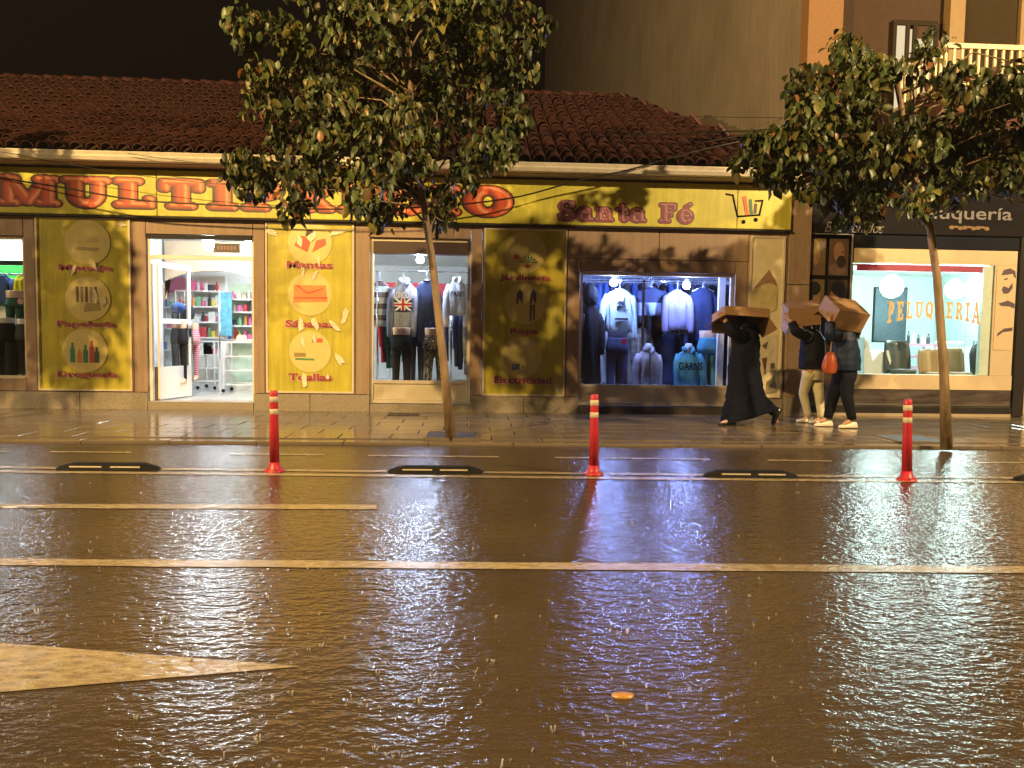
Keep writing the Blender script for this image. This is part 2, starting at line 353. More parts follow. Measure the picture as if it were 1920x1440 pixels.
# kerb stones
x = -12.0
km = MB(); km.bbox(-.497, .497, -.115, .115, -.06, .036, .01); ko = km.build('kerb_stone', M_SLAB, loc=(0, 0, 0)); kmesh = ko.data; bpy.data.objects.remove(ko)
kerb = struct(MB().box(-30, 30, -3.44, -3.23, -.058, .02).build('kerb', MATS['slab_joint'], loc=(0, 0, 0)))
for i in range(26):
    o = bpy.data.objects.new('kerb_stone', kmesh); COL.objects.link(o); o.parent = kerb; o.location = (x+i*1.0, -3.342, random.uniform(-.003, .003)); o.rotation_euler.z = R(random.gauss(0, .15))
# drain slot by the wall, tree pits
def grate(c, lx, ly, lab):
    g = thing('drain_grate', lab, 'grate', (c.x, c.y, .04)); f = MB()
    f.box(c.x-lx/2, c.x+lx/2, c.y-ly/2, c.y-ly/2+.03, .03, .056); f.box(c.x-lx/2, c.x+lx/2, c.y+ly/2-.03, c.y+ly/2, .03, .056)
    f.box(c.x-lx/2, c.x-lx/2+.03, c.y-ly/2+.03, c.y+ly/2-.03, .03, .056); f.box(c.x+lx/2-.03, c.x+lx/2, c.y-ly/2+.03, c.y+ly/2-.03, .03, .056)
    f.build('frame', mat('iron', (.05, .05, .05), .35, .8), g)
    n = int(lx/.06)
    for i in range(1, n): part('bar', MATS['iron'], g, c.x-lx/2+i*lx/n-.01, c.x-lx/2+i*lx/n+.01, c.y-ly/2+.03, c.y+ly/2-.03, .03, .054)
grate(GR(757, 777, .05), .5, .3, 'small dark iron drain grate in the paving under the middle window')
# painted lines, back-projected on to the road
def line(px0, px1, z, name='lane_line', extra=None):
    """px0, px1: (x, ytop, ybottom) at both ends"""
    a = GR(px0[0], px0[1]); b = GR(px1[0], px1[1]); c = GR(px1[0], px1[2]); d = GR(px0[0], px0[2])
    m = MB(); n = 24; top = [a.lerp(b, i/n) for i in range(n+1)]; bot = [d.lerp(c, i/n) for i in range(n+1)]; vs = []
    for t_, b_ in zip(top, bot):
        j1, j2 = random.gauss(0, .0035), random.gauss(0, .0035); vs += [(t_.x, t_.y+j1, z), (b_.x, b_.y+j2, z)]
    m.add(vs, [(2*i, 2*i+1, 2*i+3, 2*i+2) for i in range(n)])
    return struct(m.build(name, M_LINE, loc=(a.x, a.y, z), fix=False))
for x0, x1, y0, y1 in [(95, 245, 846, 847.5), (430, 606, 850, 852), (-60, 20, 845, 846)]: line((x0, y0, y0+2.5), (x1, y1, y1+2.5), .004, 'bike_lane_dash')
for x0, x1, y0, y1 in [(690, 935, 853, 856), (1040, 1330, 857, 860), (1440, 1560, 862, 863.5), (1830, 2050, 866, 868)]: line((x0, y0, y0+2.5), (x1, y1, y1+2.5), .004, 'bike_lane_dash')
line((-200, 873, 876.5), (2100, 897, 900.5), .004); line((-200, 880.5, 884.5), (2100, 905, 909), .004)
line((-200, 945, 953), (706, 947, 955.5), .004)
line((-200, 1046.5, 1059), (2100, 1064, 1077), .004)
# arrow head
m = MB(); pts = [GR(565, 1251), GR(-260, 1187), GR(-260, 1322)]
m.add([(p.x, p.y, .004) for p in pts], [(0, 1, 2)]); struct(m.build('road_arrow', M_LINE, loc=(pts[0].x, pts[0].y, .004), fix=False))

# ================================================================== shop building
M_GRAN = mat('brown_granite', (.34, .24, .175), .5, spec=.25, streak=.3, var=.35, vs=55, bump=.12, bs=120)
M_GRAN2 = mat('granite_plinth', (.27, .23, .18), .5, var=.65, vs=70, bump=.35, bs=90)
M_FRAME = mat('cream_aluminium', (.62, .55, .42), .35, var=.08)
M_WHITE = mat('white_paint', (.78, .78, .76), .4, var=.05)
M_DARKAL = mat('dark_aluminium', (.022, .02, .02), .6, spec=.2)
M_GLASS = glassmat('shop_glass')
XL, XR = -11.0, 5.16
shop = thing('shop_building', 'low shop building with brown granite front, lit windows and tiled hip roof', 'building', (-3, 0, .05))
def clad(x0, x1, z0, z1, y0=0.0, th=.24, m=M_GRAN, nm='cladding_panel'): part(nm, m, shop, x0+.004, x1-.004, y0, th, z0+.004, z1-.004, b=.004)
ZT = 3.06; Z0 = .05
W1 = (-9.6, -7.02, .53, 2.75); DR = (-5.15, -3.49, .18, 2.82); W2 = (-1.65, -.04, .18, 2.84); W3 = (1.74, 4.30, .18, 2.36)
PZ = .32
for a, b in [(-7.02, -6.85), (-6.85, -5.36), (-5.36, -5.15), (-3.49, -3.31), (-3.31, -1.88), (-1.88, -1.65), (-.04, .15), (.15, 1.53), (4.5, XR)]:
    clad(a, b, PZ, ZT); 
clad(1.53, W3[0], PZ, 2.57); clad(W3[1], 4.5, PZ, 2.57); clad(1.53, 3.02, 2.57, ZT); clad(3.02, 4.5, 2.57, ZT); clad(W3[0], W3[1], W3[3], 2.57)
clad(DR[0], DR[1], DR[3], ZT); clad(W2[0], W2[1], W2[3], ZT); clad(W1[0], W1[1], W1[3], ZT); clad(XL, W1[0], PZ, ZT)
clad(W1[0], W1[1], PZ, W1[2]-.02)
for a, b in [(XL, -7.6), (-7.6, -6.2), (-6.2, DR[0]), (DR[1], -2.6), (-2.6, W2[0]), (W2[1], .85), (.85, W3[0]), (W3[1], XR)]:
    clad(a, b, Z0-.03, PZ, -.025, .24, M_GRAN2, 'plinth_stone')
clad(DR[0], DR[1], Z0-.03, DR[2], -.03, .3, M_GRAN2, 'door_step'); clad(W2[0], W2[1], Z0-.03, .17, -.01, .24, M_GRAN2, 'plinth_stone'); clad(W3[0], W3[1], Z0-.03, .17, .02, .24, mat('dark_plinth', (.06, .05, .05), .45, var=.4, vs=40), 'plinth_stone')
# wall above, behind the sign, and inner shell
part('upper_wall', mat('beige_stucco', (.40, .30, .20), .8, var=.15, bump=.2), shop, XL, XR, 0.01, .25, ZT, 3.98)
M_INW = mat('inner_wall', (.72, .71, .68), .6, var=.05); M_CEIL = mat('ceiling_white', (.76, .76, .74), .7, var=.04)
M_FLOOR = mat('white_floor_tile', (.66, .66, .64), .12, var=.06, vs=3)
part('shop_floor', M_FLOOR, shop, XL, XR, .3, 7, .02, .172)
part('ceiling', M_CEIL, shop, XL, XR, .25, 7, 3.0, 3.1)
part('back_wall', M_INW, shop, XL, XR, 7, 7.2, .02, 3.98); part('side_wall', M_INW, shop, XR-.2, XR-.002, .25, 7, .02, 3.98); part('side_wall', M_INW, shop, XL, XL+.2, .25, 7, .02, 3.98)
part('partition', mat('showcase_back', (.30, .32, .40), .7), shop, 1.2, XR-.2, 1.75, 1.8, .172, 3.0); part('partition', M_INW, shop, 1.14, 1.2, .25, 3, .172, 3.0)
part('partition', M_INW, shop, -5.9, -5.84, .25, 2.4, .172, 3.0)
# arch wall inside the door
arch = MB(); pr = []
ax0, ax1 = -5.3, -3.2
for i in range(17):
    a = math.pi*(1-i/16); pr.append((-4.9+.95*math.cos(a)*1.25, 1.9+.55*math.sin(a)))
arch.prism([(-5.84, 3.0), (-5.84, 1.9)]+pr+[(-2.2, 1.9), (-2.2, 3.0)], 2.5, 2.62)
arch.build('arch', mat('peach_wall', (.62, .45, .30), .7), shop)
part('pillar', M_INW, shop, -2.3, -2.1, 2.5, 2.62, .172, 1.9)
for i, xb in enumerate([1.35, 2.3]): part('ceiling_beam', mat('beam_grey', (.16, .18, .22), .6), shop, -3.3, 1.1, xb, xb+.08, 2.86, 2.99)
# ---- display windows
def window(x0, x1, z0, z1, zs, fr=.05, yg=.10, sill=True, shutter=0, lab=None, mull=()):
    """frame, pane, apron below zs and shutter box"""
    wn_ = MB(); y0, y1 = yg-.035, yg+.035
    wn_.box(x0, x0+fr, y0, y1, z0, z1); wn_.box(x1-fr, x1, y0, y1, z0, z1); wn_.box(x0+fr, x1-fr, y0, y1, z1-fr, z1); wn_.box(x0+fr, x1-fr, y0, y1, zs-fr, zs)
    if zs > z0+.1: wn_.box(x0+fr, x1-fr, y0, y1, z0, z0+fr)
    f = wn_.build('window', M_FRAME, shop)
    xs = [x0+fr]+list(mull)+[x1-fr]
    for i, xm in enumerate(mull): part('mullion', M_WHITE, f, xm-.02, xm+.02, y0+.004, y1-.004, zs, z1-fr)
    for a, b in zip(xs, xs[1:]):
        part('pane', M_GLASS, f, a+(.02 if a != x0+fr else 0), b-(.02 if b != x1-fr else 0), yg-.004, yg+.004, zs, z1-fr-shutter)
    if shutter: part('shutter_box', mat('shutter_brown', (.055, .032, .028), .5), f, x0+fr, x1-fr, yg-.06, yg+.12, z1-fr-shutter, z1-fr-.002)
    if zs > z0+.15:
        xm = [x0+fr]+([(x0+x1)/2] if x1-x0 > 2 else [])+[x1-fr]
        for a, b in zip(xm, xm[1:]): part('apron_panel', M_FRAME, f, a+.006, b-.006, yg-.012, yg+.012, z0+fr+.004, zs-fr-.004)
    return f
window(W2[0], W2[1], W2[2], W2[3], .55, shutter=.2)
window(W3[0], W3[1], W3[2], W3[3], .52, shutter=.0, mull=())
window(W1[0], W1[1], W1[2], W1[3], .56)
part('showcase_deck', M_WHITE, shop, W2[0], W2[1], .24, 1.2, .172, .5); part('showcase_deck', M_WHITE, shop, W3[0], W3[1], .24, 1.2, .172, .47); part('showcase_deck', M_WHITE, shop, W1[0], W1[1], .24, 1.1, .172, .5)
# white end post inside the blue window
part('showcase_post', M_WHITE, shop, 4.13, 4.24, .3, .36, .47, 2.36); part('showcase_post', mat('chrome', (.8, .8, .82), .15, 1), shop, 2.86, 2.90, .42, .46, .47, 3.0)
# ---- door: frame, transom, open leaf
df = MB(); x0, x1, z0, z1 = DR
for a in [(x0, x0+.05, .06, .13, z0, z1), (x1-.04, x1, .06, .13, z0, z1), (x0+.05, x1-.04, .06, .13, z1-.07, z1), (x0+.05, x1-.04, .06, .13, 2.44, 2.50)]: df.box(*a)
door = df.build('door', M_WHITE, shop)
part('transom_pane', M_GLASS, door, x0+.05, x1-.04, .092, .098, 2.5, z1-.07)
part('shutter_slot', M_DARKAL, door, x0+.03, x1-.03, .0, .055, z1-.07, z1-.01)
part('exit_plate', mat('exit_plate', (.12, .10, .11), .5), door, -4.12, -3.72, .07, .09, 2.56, 2.70)
for k_ in range(6): part('plate_mark', mat('plate_text', (.32, .2, .22), .5), door, -4.07+k_*.052, -4.035+k_*.052, .066, .0695, 2.60, 2.66)
hinge = Vector((x0+.12, .14, 0)); th = R(74)
ML = Matrix.Translation(hinge) @ Matrix.Rotation(th, 4, 'Z')
lf = MB(); LW = .8
for a in [(0, .07, -.02, .02, .2, 2.4), (LW-.07, LW, -.02, .02, .2, 2.4), (.07, LW-.07, -.02, .02, 2.32, 2.4), (.07, LW-.07, -.02, .02, 1.42, 1.5), (.07, LW-.07, -.02, .02, .2, .72)]: lf.box(*a, M=ML)
leaf_o = lf.build('door_leaf', M_WHITE, door)
part('pane', M_GLASS, leaf_o, .07, LW-.07, -.004, .004, 1.5, 2.32, M=ML); part('pane', M_GLASS, leaf_o, .07, LW-.07, -.004, .004, .72, 1.42, M=ML)
part('handle', MATS['chrome'], leaf_o, LW-.06, LW-.03, -.07, -.03, 1.2, 1.4, M=ML)
part('folded_gate', mat('rust_brown', (.10, .06, .04), .6), door, x0+.052, x0+.1, .14, .2, .18, .72)

# ---- eave, gutter, roof
EY, EZ, RY, RZ = -.42, 3.97, 4.5, 6.47; RXE = 3.05; HX = 5.12
part('eave_soffit', mat('soffit', (.35, .28, .2), .8), shop, XL, XR+.02, -.36, .01, 3.83, 3.98)
gu = MB(); prof = [(-.36, 3.84), (-.46, 3.85), (-.485, 3.90), (-.46, 3.93), (-.48, 3.97), (-.47, 3.985), (-.36, 3.985)]
gu.rings([[(x, y, z) for y, z in prof] for x in (XL, XR+.03)]); gu.build('gutter', mat('gutter_metal', (.60, .55, .46), .35, var=.15), shop)
rf = MB(); n_ = [(-14, EY, EZ), (HX, EY, EZ), (RXE, RY, RZ), (-14, RY, RZ), (-14, 9.4, EZ), (HX, 9.4, EZ)]
rf.add(n_, [(0, 1, 2, 3), (1, 5, 2), (3, 2, 5, 4)]); roof = rf.build('roof', mat('roof_underlay', (.07, .035, .03), .8), shop, fix=False)
M_TILE = mat('clay_tile', (.058, .021, .018), .42, var=.5, vs=7, bump=.25, bs=50)
sl = Vector((0, RY-EY, RZ-EZ)); SLEN = sl.length; sl.normalize(); nrm = Vector((0, -sl.z, sl.y))
def tile_ring(n=6, L=.44, r0=.105, r1=.085, t=.014):
    rings = []
    for q, r in ((0, r0), (L, r1)):
        rg = [(r*math.cos(math.pi*k/n), q, r*math.sin(math.pi*k/n)+(.03 if q == 0 else .005)) for k in range(n+1)]
        rg += [((r-t)*math.cos(math.pi*k/n), q, (r-t)*math.sin(math.pi*k/n)+(.03 if q == 0 else .005)) for k in range(n, -1, -1)]
        rings.append(rg)
    return rings
tm = MB(); tm.rings(tile_ring()); to = tm.build('roof_tile', M_TILE, loc=(0, 0, 0)); tmesh = to.data; bpy.data.objects.remove(to)
TV = [v.co.copy() for v in tmesh.vertices]; TF = [list(p.vertices) for p in tmesh.polygons]
Mslope = Matrix(((1, 0, 0), (0, sl.y, -sl.z), (0, sl.z, sl.y))).to_4x4()
cand = []; row = 0
exposure = .345
while row*exposure < SLEN-.1:
    x = -10.6
    while x < HX-.05:
        q = row*exposure; yy = EY+sl.y*q
        lim = HX-(HX-RXE)*(q+.2)/SLEN
        if x < lim: cand.append((row, x+random.gauss(0, .008), q))
        x += .232
    row += 1
roof_off = orig(roof); rest = MB(); singles = 0
for rw, x, q in cand:
    p = Vector((x, EY-.03, EZ+.012))+sl*q
    Mt = Matrix.Translation(p) @ Mslope @ Matrix.Rotation(R(random.gauss(0, 1.6)), 4, 'Z') @ Matrix.Rotation(R(random.gauss(0, 1.2)), 4, 'X')
    inview = -7.6 < x
    if inview and rw < 6 and singles < 298 and (rw < 3 or x > -.3):
        o = bpy.data.objects.new('roof_tile', tmesh); COL.objects.link(o); o.parent = roof; o.matrix_local = Matrix.Translation(-roof_off) @ Mt; singles += 1
    else: rest.add([Mt @ v for v in TV], TF)
# ridge and hip caps
def caps(a, b, n):
    for i in range(n):
        p = a.lerp(b, i/n); d = (b-a).normalized(); u = d.cross(Vector((0, 0, 1))).normalized(); w_ = u.cross(d)
        Mt = Matrix.Translation(p) @ Matrix((u, d, w_)).transposed().to_4x4() @ Matrix.Diagonal((1.25, (b-a).length/n*1.1/.44, 1.2, 1)) @ Matrix.Rotation(R(random.gauss(0, 2)), 4, 'Z'); rest.add([Mt @ v for v in TV], TF)
caps(Vector((-10.6, RY, RZ)), Vector((RXE, RY, RZ)), 34); caps(Vector((HX, EY, EZ+.03)), Vector((RXE, RY, RZ+.03)), 15)
# side slope tiles
for i in range(22):
    for j in range(7):
        q = j/7; yy = EY+.15+i*.23
        xx = HX-(HX-RXE)*q
        if yy > EY+(RY-EY)*q+.1 and yy < 9.2: 
            z = EZ+(RZ-EZ)*q; d = Vector((RXE-HX, 0, RZ-EZ)).normalized(); u = Vector((0, 1, 0)); w_ = u.cross(d)
            Mt = Matrix.Translation((xx, yy, z+.015)) @ Matrix((u, d, w_)).transposed().to_4x4(); rest.add([Mt @ v for v in TV], TF)
rest.build('roof_tiles', M_TILE, roof, kind='stuff', fix=False)
# ================================================================== shop sign
M_PRINT = mat('printed_vinyl', (1, 1, 1), .45, var=.06, attr='Col')
def yellowmat(name, c1, rough=.42, wr=.0):
    return mat(name, c1, rough, var=.14, vs=2.2, bump=wr, bs=6, streak=.28)
M_YEL = yellowmat('yellow_sign_vinyl', (.57, .53, .07), .4, .02)
sign = thing('shop_sign', 'long yellow shop sign with orange lettering and a cart emblem above the windows', 'sign', (-3, -.1, 3.06))
SZ0, SZ1 = 3.075, 3.79
seams = [XL, -8.8, -4.93, -.28, 4.26, XR]
for a, b in zip(seams, seams[1:]): part('sign_panel', M_YEL, sign, a+.004, b-.004, -.10, .005, SZ0+.012, SZ1, b=.006)
part('sign_rail', M_DARKAL, sign, XL, XR+.01, -.108, .004, SZ0-.02, SZ0+.008)
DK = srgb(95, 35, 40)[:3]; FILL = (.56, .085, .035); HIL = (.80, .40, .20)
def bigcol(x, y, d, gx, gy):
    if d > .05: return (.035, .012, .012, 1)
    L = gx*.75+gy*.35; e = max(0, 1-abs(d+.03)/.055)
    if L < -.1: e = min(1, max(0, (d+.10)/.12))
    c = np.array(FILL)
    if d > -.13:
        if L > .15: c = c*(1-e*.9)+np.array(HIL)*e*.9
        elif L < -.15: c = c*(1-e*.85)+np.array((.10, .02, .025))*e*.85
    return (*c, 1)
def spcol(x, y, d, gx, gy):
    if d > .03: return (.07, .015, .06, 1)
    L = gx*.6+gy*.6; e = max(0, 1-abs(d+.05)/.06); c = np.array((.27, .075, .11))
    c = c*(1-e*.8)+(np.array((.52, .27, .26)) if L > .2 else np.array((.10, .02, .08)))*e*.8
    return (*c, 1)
def letters(word, x0, x1, z0, z1, y, colf, parent, grow=.03, gap=.06, skipnames=None, step=.025, arch=None, condense=1.0):
    tot = sum(G[c][0] if c != ' ' else .5 for c in word)+gap*(len(word)-1); sx = (x1-x0)/tot; x = x0
    for i, c in enumerate(word):
        if c != ' ':
            mb = MB(); gw = G[c][0]
            sdf_mesh(mb, G[c][1], gw, x+sx*gw*(1-condense)/2, z0, sx*condense, (z1-z0), y-.0004*(i % 2), grow, colf, step, arch)
            mb.build('letter', M_PRINT, parent, fix=False)
            x += sx*(gw+gap)
        else: x += sx*(.5+gap)
pM = PL(-2, 390, -.1); pO = PL(958, 400, -.1)
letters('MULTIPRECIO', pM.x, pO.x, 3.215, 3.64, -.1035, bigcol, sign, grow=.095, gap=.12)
a = PL(1046, 410, -.1).x; b = PL(1300, 410, -.1).x
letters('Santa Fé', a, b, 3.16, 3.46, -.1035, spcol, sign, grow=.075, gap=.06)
# cart emblem: strokes as thin raised strips
ce = MB(); BLK = mat('print_black', (.009, .008, .008), .7, spec=.1)
def stroke(mb, pix, wd, y=-.1045):
    ps = [PL(px, py, y) for px, py in pix]
    for p, q in zip(ps, ps[1:]):
        d = Vector((q.x-p.x, 0, q.z-p.z)); n = Vector((-d.z, 0, d.x)).normalized()*wd/2; e = d.normalized()*wd*.4
        mb.add([p-e-n, q+e-n, q+e+n, p-e+n], [(0, 1, 2, 3)]); y -= .0003
        ps = ps
def stroke2(pix, wd, m, parent, name, y=-.1045):
    for i in range(len(pix)-1):
        p = PL(*pix[i], y-.0004*i); q = PL(*pix[i+1], y-.0004*i); d = (q-p); n = Vector((-d.z, 0, d.x)).normalized()*wd/2; e = d.normalized()*wd*.45
        mb = MB(); vs = [p-e-n, q+e-n, q+e+n, p-e+n]; mb.prism([(v.x, v.z) for v in vs], y-.0004*i, -.0995); mb.build(name, m, parent)
stroke2([(1362, 364), (1374, 366), (1383, 406), (1424, 403), (1430, 376), (1417, 377)], .028, BLK, sign, 'cart_stroke')
stroke2([(1396, 371), (1401, 400)], .06, mat('print_orange', (.70, .13, .05), .5), sign, 'cart_bar', -.107)
stroke2([(1407, 376), (1409, 399)], .05, mat('print_green', (.03, .16, .08), .5), sign, 'cart_bar', -.107)
stroke2([(1417, 384), (1416, 398)], .045, mat('print_purple', (.08, .04, .12), .5), sign, 'cart_bar', -.107)
for q in ((1394, 416), (1417, 412)):
    p = PL(*q, -.1045); MB().disc((p.x, p.z), .035, .035, -.1045, -.0995, 16).build('cart_wheel', BLK, sign)

# ================================================================== poster panels
M_PYEL = mat('yellow_poster_vinyl', (.52, .46, .06), .38, var=.2, vs=1.6, bump=.16, bs=3.2, streak=.3)
M_PCRM = mat('poster_cream', (.70, .62, .42), .45, var=.12, vs=5)
M_DISC = mat('poster_disc', (.62, .53, .20), .42, var=.1, vs=4)
M_PEEL = mat('torn_vinyl_backing', (.74, .66, .48), .6, var=.1)
M_TXT = mat('poster_text', (.30, .05, .07), .5); M_TXO = mat('poster_text_edge', (.66, .42, .30), .5)
def poster(x0, x1, z0, z1, label, words, arts, peels, sheet=M_PYEL):
    p = thing('poster_panel', label, 'poster', ((x0+x1)/2, -.02, z0)); fr = .028
    f = MB(); f.box(x0, x0+fr, -.03, 0, z0, z1); f.box(x1-fr, x1, -.03, 0, z0, z1); f.box(x0+fr, x1-fr, -.03, 0, z0, z0+fr); f.box(x0+fr, x1-fr, -.03, 0, z1-fr, z1)
    f.build('frame', M_FRAME, p)
    # sheet with slight buckling
    sh = MB(); nx, nz = 14, 26; vs = []
    for j in range(nz+1):
        for i in range(nx+1):
            u, v = i/nx, j/nz; x = x0+fr+(x1-x0-2*fr)*u; z = z0+fr+(z1-z0-2*fr)*v
            e = min(u, 1-u, v, 1-v)*8; e = min(1, e)
            vs.append((x, -.012+e*.0045*mnoise.noise(Vector((x*2.3, z*1.4, 3+x0))), z))
    sh.add(vs, [(j*(nx+1)+i, j*(nx+1)+i+1, (j+1)*(nx+1)+i+1, (j+1)*(nx+1)+i) for j in range(nz) for i in range(nx)])
    sh.build('sheet', sheet, p, smooth=True, fix=False)
    W_, H_ = x1-x0, z1-z0
    at = lambda u, v: (x0+u*W_, z0+v*H_)
    for u, v, wd, s in words:
        cx, cz = at(u, v)
        text('lettering', s, (cx, -.0225, cz), wd*W_, M_TXT, p, .035, 0, .115)
        text('lettering_shade', s, (cx-.006, -.0195, cz-.006), wd*W_*1.03, M_TXO, p, .06, 0, .13)
    for art in arts:
        u, v, r, fn = art; cx, cz = at(u, v); r = r*W_
        MB().disc((cx, cz), r, r, -.0205, -.0155, 32).build('picture_disc', M_DISC, p)
        fn(cx, cz, r, p)
    for i, (u, v, s, ang) in enumerate(peels):
        cx, cz = at(u, v); rs = random.Random(i*7+int(x0*100)); n = 9; poly = []
        for k in range(n):
            a = 2*math.pi*k/n; rr = s*W_*(.45+.75*rs.random()); e1 = rr*math.cos(a)*.5; e2 = rr*math.sin(a)*1.25
            poly.append((cx+e1*math.cos(ang)-e2*math.sin(ang), cz+e1*math.sin(ang)+e2*math.cos(ang)))
        m = MB(); vs = [(cx, -.027, cz)]+[(x, -.0235-rs.random()*.012, z) for x, z in poly]+[(x, -.0228, z) for x, z in poly]
        m.add(vs, [(0, 1+k, 1+(k+1) % n) for k in range(n)]+[(1+k, 1+n+k, 1+n+(k+1) % n, 1+(k+1) % n) for k in range(n)])
        m.build('torn_flake', M_PEEL, p, fix=False)
    return p
def shp(name, col, p, poly, y=-.022):
    MB().prism(poly, y, -.0185).build(name, mat('print_%02d%02d%02d' % tuple(int(c*99) for c in col), col, .5), p)
def art_pots(cx, cz, r, p):
    shp('printed_pot', (.38, .30, .12), p, [(cx-.5*r, cz-.35*r), (cx+.45*r, cz-.4*r), (cx+.55*r, cz-.25*r), (cx-.6*r, cz-.2*r)])
    shp('printed_lid', (.5, .40, .2), p, [(cx-.1*r, cz), (cx+.5*r, cz), (cx+.45*r, cz+.2*r), (cx, cz+.2*r)])
def art_pens(cx, cz, r, p):
    for i, c in enumerate([(.12, .09, .06), (.25, .2, .1), (.1, .07, .06), (.3, .24, .14), (.12, .1, .09)]):
        x = cx-.45*r+i*.2*r; shp('printed_pen', c, p, [(x-.05*r, cz-.15*r), (x+.05*r, cz-.15*r), (x+.07*r, cz+.55*r), (x-.07*r, cz+.55*r)])
    shp('printed_book', (.33, .26, .1), p, [(cx-.2*r, cz-.6*r), (cx+.6*r, cz-.5*r), (cx+.5*r, cz-.15*r), (cx-.1*r, cz-.2*r)])
def art_bottles(cx, cz, r, p):
    for x, h, c in [(-.55, .9, (.03, .2, .14)), (-.25, .6, (.5, .2, .06)), (.02, .8, (.04, .16, .14)), (.3, 1.0, (.4, .05, .05)), (.52, .7, (.05, .08, .06))]:
        X = cx+x*r; zb = cz-.55*r
        shp('printed_bottle', c, p, [(X-.11*r, zb), (X+.11*r, zb), (X+.11*r, zb+h*.65*r), (X+.05*r, zb+h*.8*r), (X+.05*r, zb+h*r), (X-.05*r, zb+h*r), (X-.05*r, zb+h*.8*r), (X-.11*r, zb+h*.65*r)])
def art_blanket(cx, cz, r, p):
    shp('printed_fold', (.62, .10, .06), p, [(cx-.7*r, cz-.15*r), (cx-.1*r, cz-.45*r), (cx+.1*r, cz+.25*r), (cx-.5*r, cz+.3*r)])
    shp('printed_fold', (.66, .12, .07), p, [(cx+.1*r, cz-.45*r), (cx+.75*r, cz-.1*r), (cx+.7*r, cz+.2*r), (cx+.3*r, cz+.1*r)])
    shp('printed_fold', (.07, .05, .05), p, [(cx-.2*r, cz+.3*r), (cx+.25*r, cz+.25*r), (cx+.1*r, cz+.6*r), (cx-.15*r, cz+.55*r)])
def art_sheet(cx, cz, r, p):
    shp('printed_fold', (.72, .24, .08), p, [(cx-.75*r, cz-.4*r), (cx+.8*r, cz-.35*r), (cx+.72*r, cz+.4*r), (cx-.72*r, cz+.4*r)])
    shp('printed_seam', (.55, .08, .05), p, [(cx-.75*r, cz-.22*r), (cx+.8*r, cz-.2*r), (cx+.8*r, cz-.14*r), (cx-.75*r, cz-.16*r)], -.0235)
    shp('printed_seam', (.55, .08, .05), p, [(cx-.6*r, cz+.36*r), (cx-.1*r, cz+.0*r), (cx+.6*r, cz+.22*r), (cx+.6*r, cz+.27*r), (cx-.1*r, cz+.07*r), (cx-.55*r, cz+.4*r)], -.024)
def art_towels(cx, cz, r, p):
    shp('printed_towel', (.6, .12, .06), p, [(cx+.1*r, cz+.45*r), (cx+.6*r, cz+.45*r), (cx+.6*r, cz+.65*r), (cx+.1*r, cz+.65*r)])
    shp('printed_towel', (.3, .22, .08), p, [(cx-.75*r, cz-.25*r), (cx-.2*r, cz-.25*r), (cx-.2*r, cz-.05*r), (cx-.75*r, cz-.05*r)])
    shp('printed_towel', (.1, .25, .1), p, [(cx-.7*r, cz-.4*r), (cx+.2*r, cz-.42*r), (cx+.2*r, cz-.32*r), (cx-.7*r, cz-.3*r)])
    shp('printed_towel', (.7, .5, .2), p, [(cx+.25*r, cz-.35*r), (cx+.75*r, cz-.3*r), (cx+.7*r, cz), (cx+.3*r, cz+.02*r)])
def art_plant(cx, cz, r, p):
    for a in range(7):
        an = math.pi*(.1+.13*a); shp('printed_leaf', (.04, .15, .06), p, [(cx+.1*r, cz-.5*r), (cx+.1*r+.5*r*math.cos(an), cz-.55*r+.45*r*math.sin(an)), (cx+.18*r+.4*r*math.cos(an), cz-.6*r+.35*r*math.sin(an))], -.022-.0004*a)
    shp('printed_flower', (.6, .12, .08), p, [(cx-.6*r, cz-.3*r), (cx-.3*r, cz-.35*r), (cx-.25*r, cz-.15*r), (cx-.5*r, cz-.1*r)])
    shp('printed_fruit', (.6, .08, .05), p, [(cx, cz-.75*r), (cx+.2*r, cz-.78*r), (cx+.25*r, cz-.6*r), (cx+.02*r, cz-.6*r)], -.0255)
def art_clothes(cx, cz, r, p):
    for x, c in [(-.3, (.1, .06, .1)), (.35, (.08, .05, .09))]:
        X = cx+x*r; shp('printed_figure', c, p, [(X-.12*r, cz), (X-.02*r, cz-.0*r), (X+.02*r, cz+.25*r), (X+.2*r, cz-.02*r), (X+.22*r, cz+.5*r), (X+.05*r, cz+.7*r), (X-.08*r, cz+.5*r)])
    shp('printed_figure', (.12, .07, .1), p, [(cx+.25*r, cz-.85*r), (cx+.33*r, cz-.85*r), (cx+.36*r, cz-.05*r), (cx+.24*r, cz-.05*r)]); shp('printed_figure', (.12, .07, .1), p, [(cx+.42*r, cz-.8*r), (cx+.5*r, cz-.8*r), (cx+.5*r, cz-.05*r), (cx+.38*r, cz-.05*r)])
def art_plug(cx, cz, r, p):
    shp('printed_plug', (.12, .18, .28), p, [(cx-.45*r, cz-.65*r), (cx-.1*r, cz-.6*r), (cx-.05*r, cz-.3*r), (cx-.45*r, cz-.35*r)])
    shp('printed_prong', (.2, .12, .1), p, [(cx, cz-.5*r), (cx+.12*r, cz-.5*r), (cx+.12*r, cz-.42*r), (cx, cz-.42*r)])
Z_A, Z_B = .335, 3.045
poster(-6.83, -5.38, Z_A, Z_B, 'yellow vinyl poster panel with pots, pens and cleaning bottles, left of the doorway', [(.52, .71, .56, 'Menaje'), (.52, .385, .62, 'Papelería'), (.52, .092, .64, 'Droguería')],
       [(.55, .86, .24, art_pots), (.54, .535, .24, art_pens), (.5, .235, .24, art_bottles)], [(.62, .72, .05, .3), (.40, .70, .05, -.3), (.62, .55, .07, .2), (.72, .52, .05, -.2), (.9, .965, .06, 1.3)])
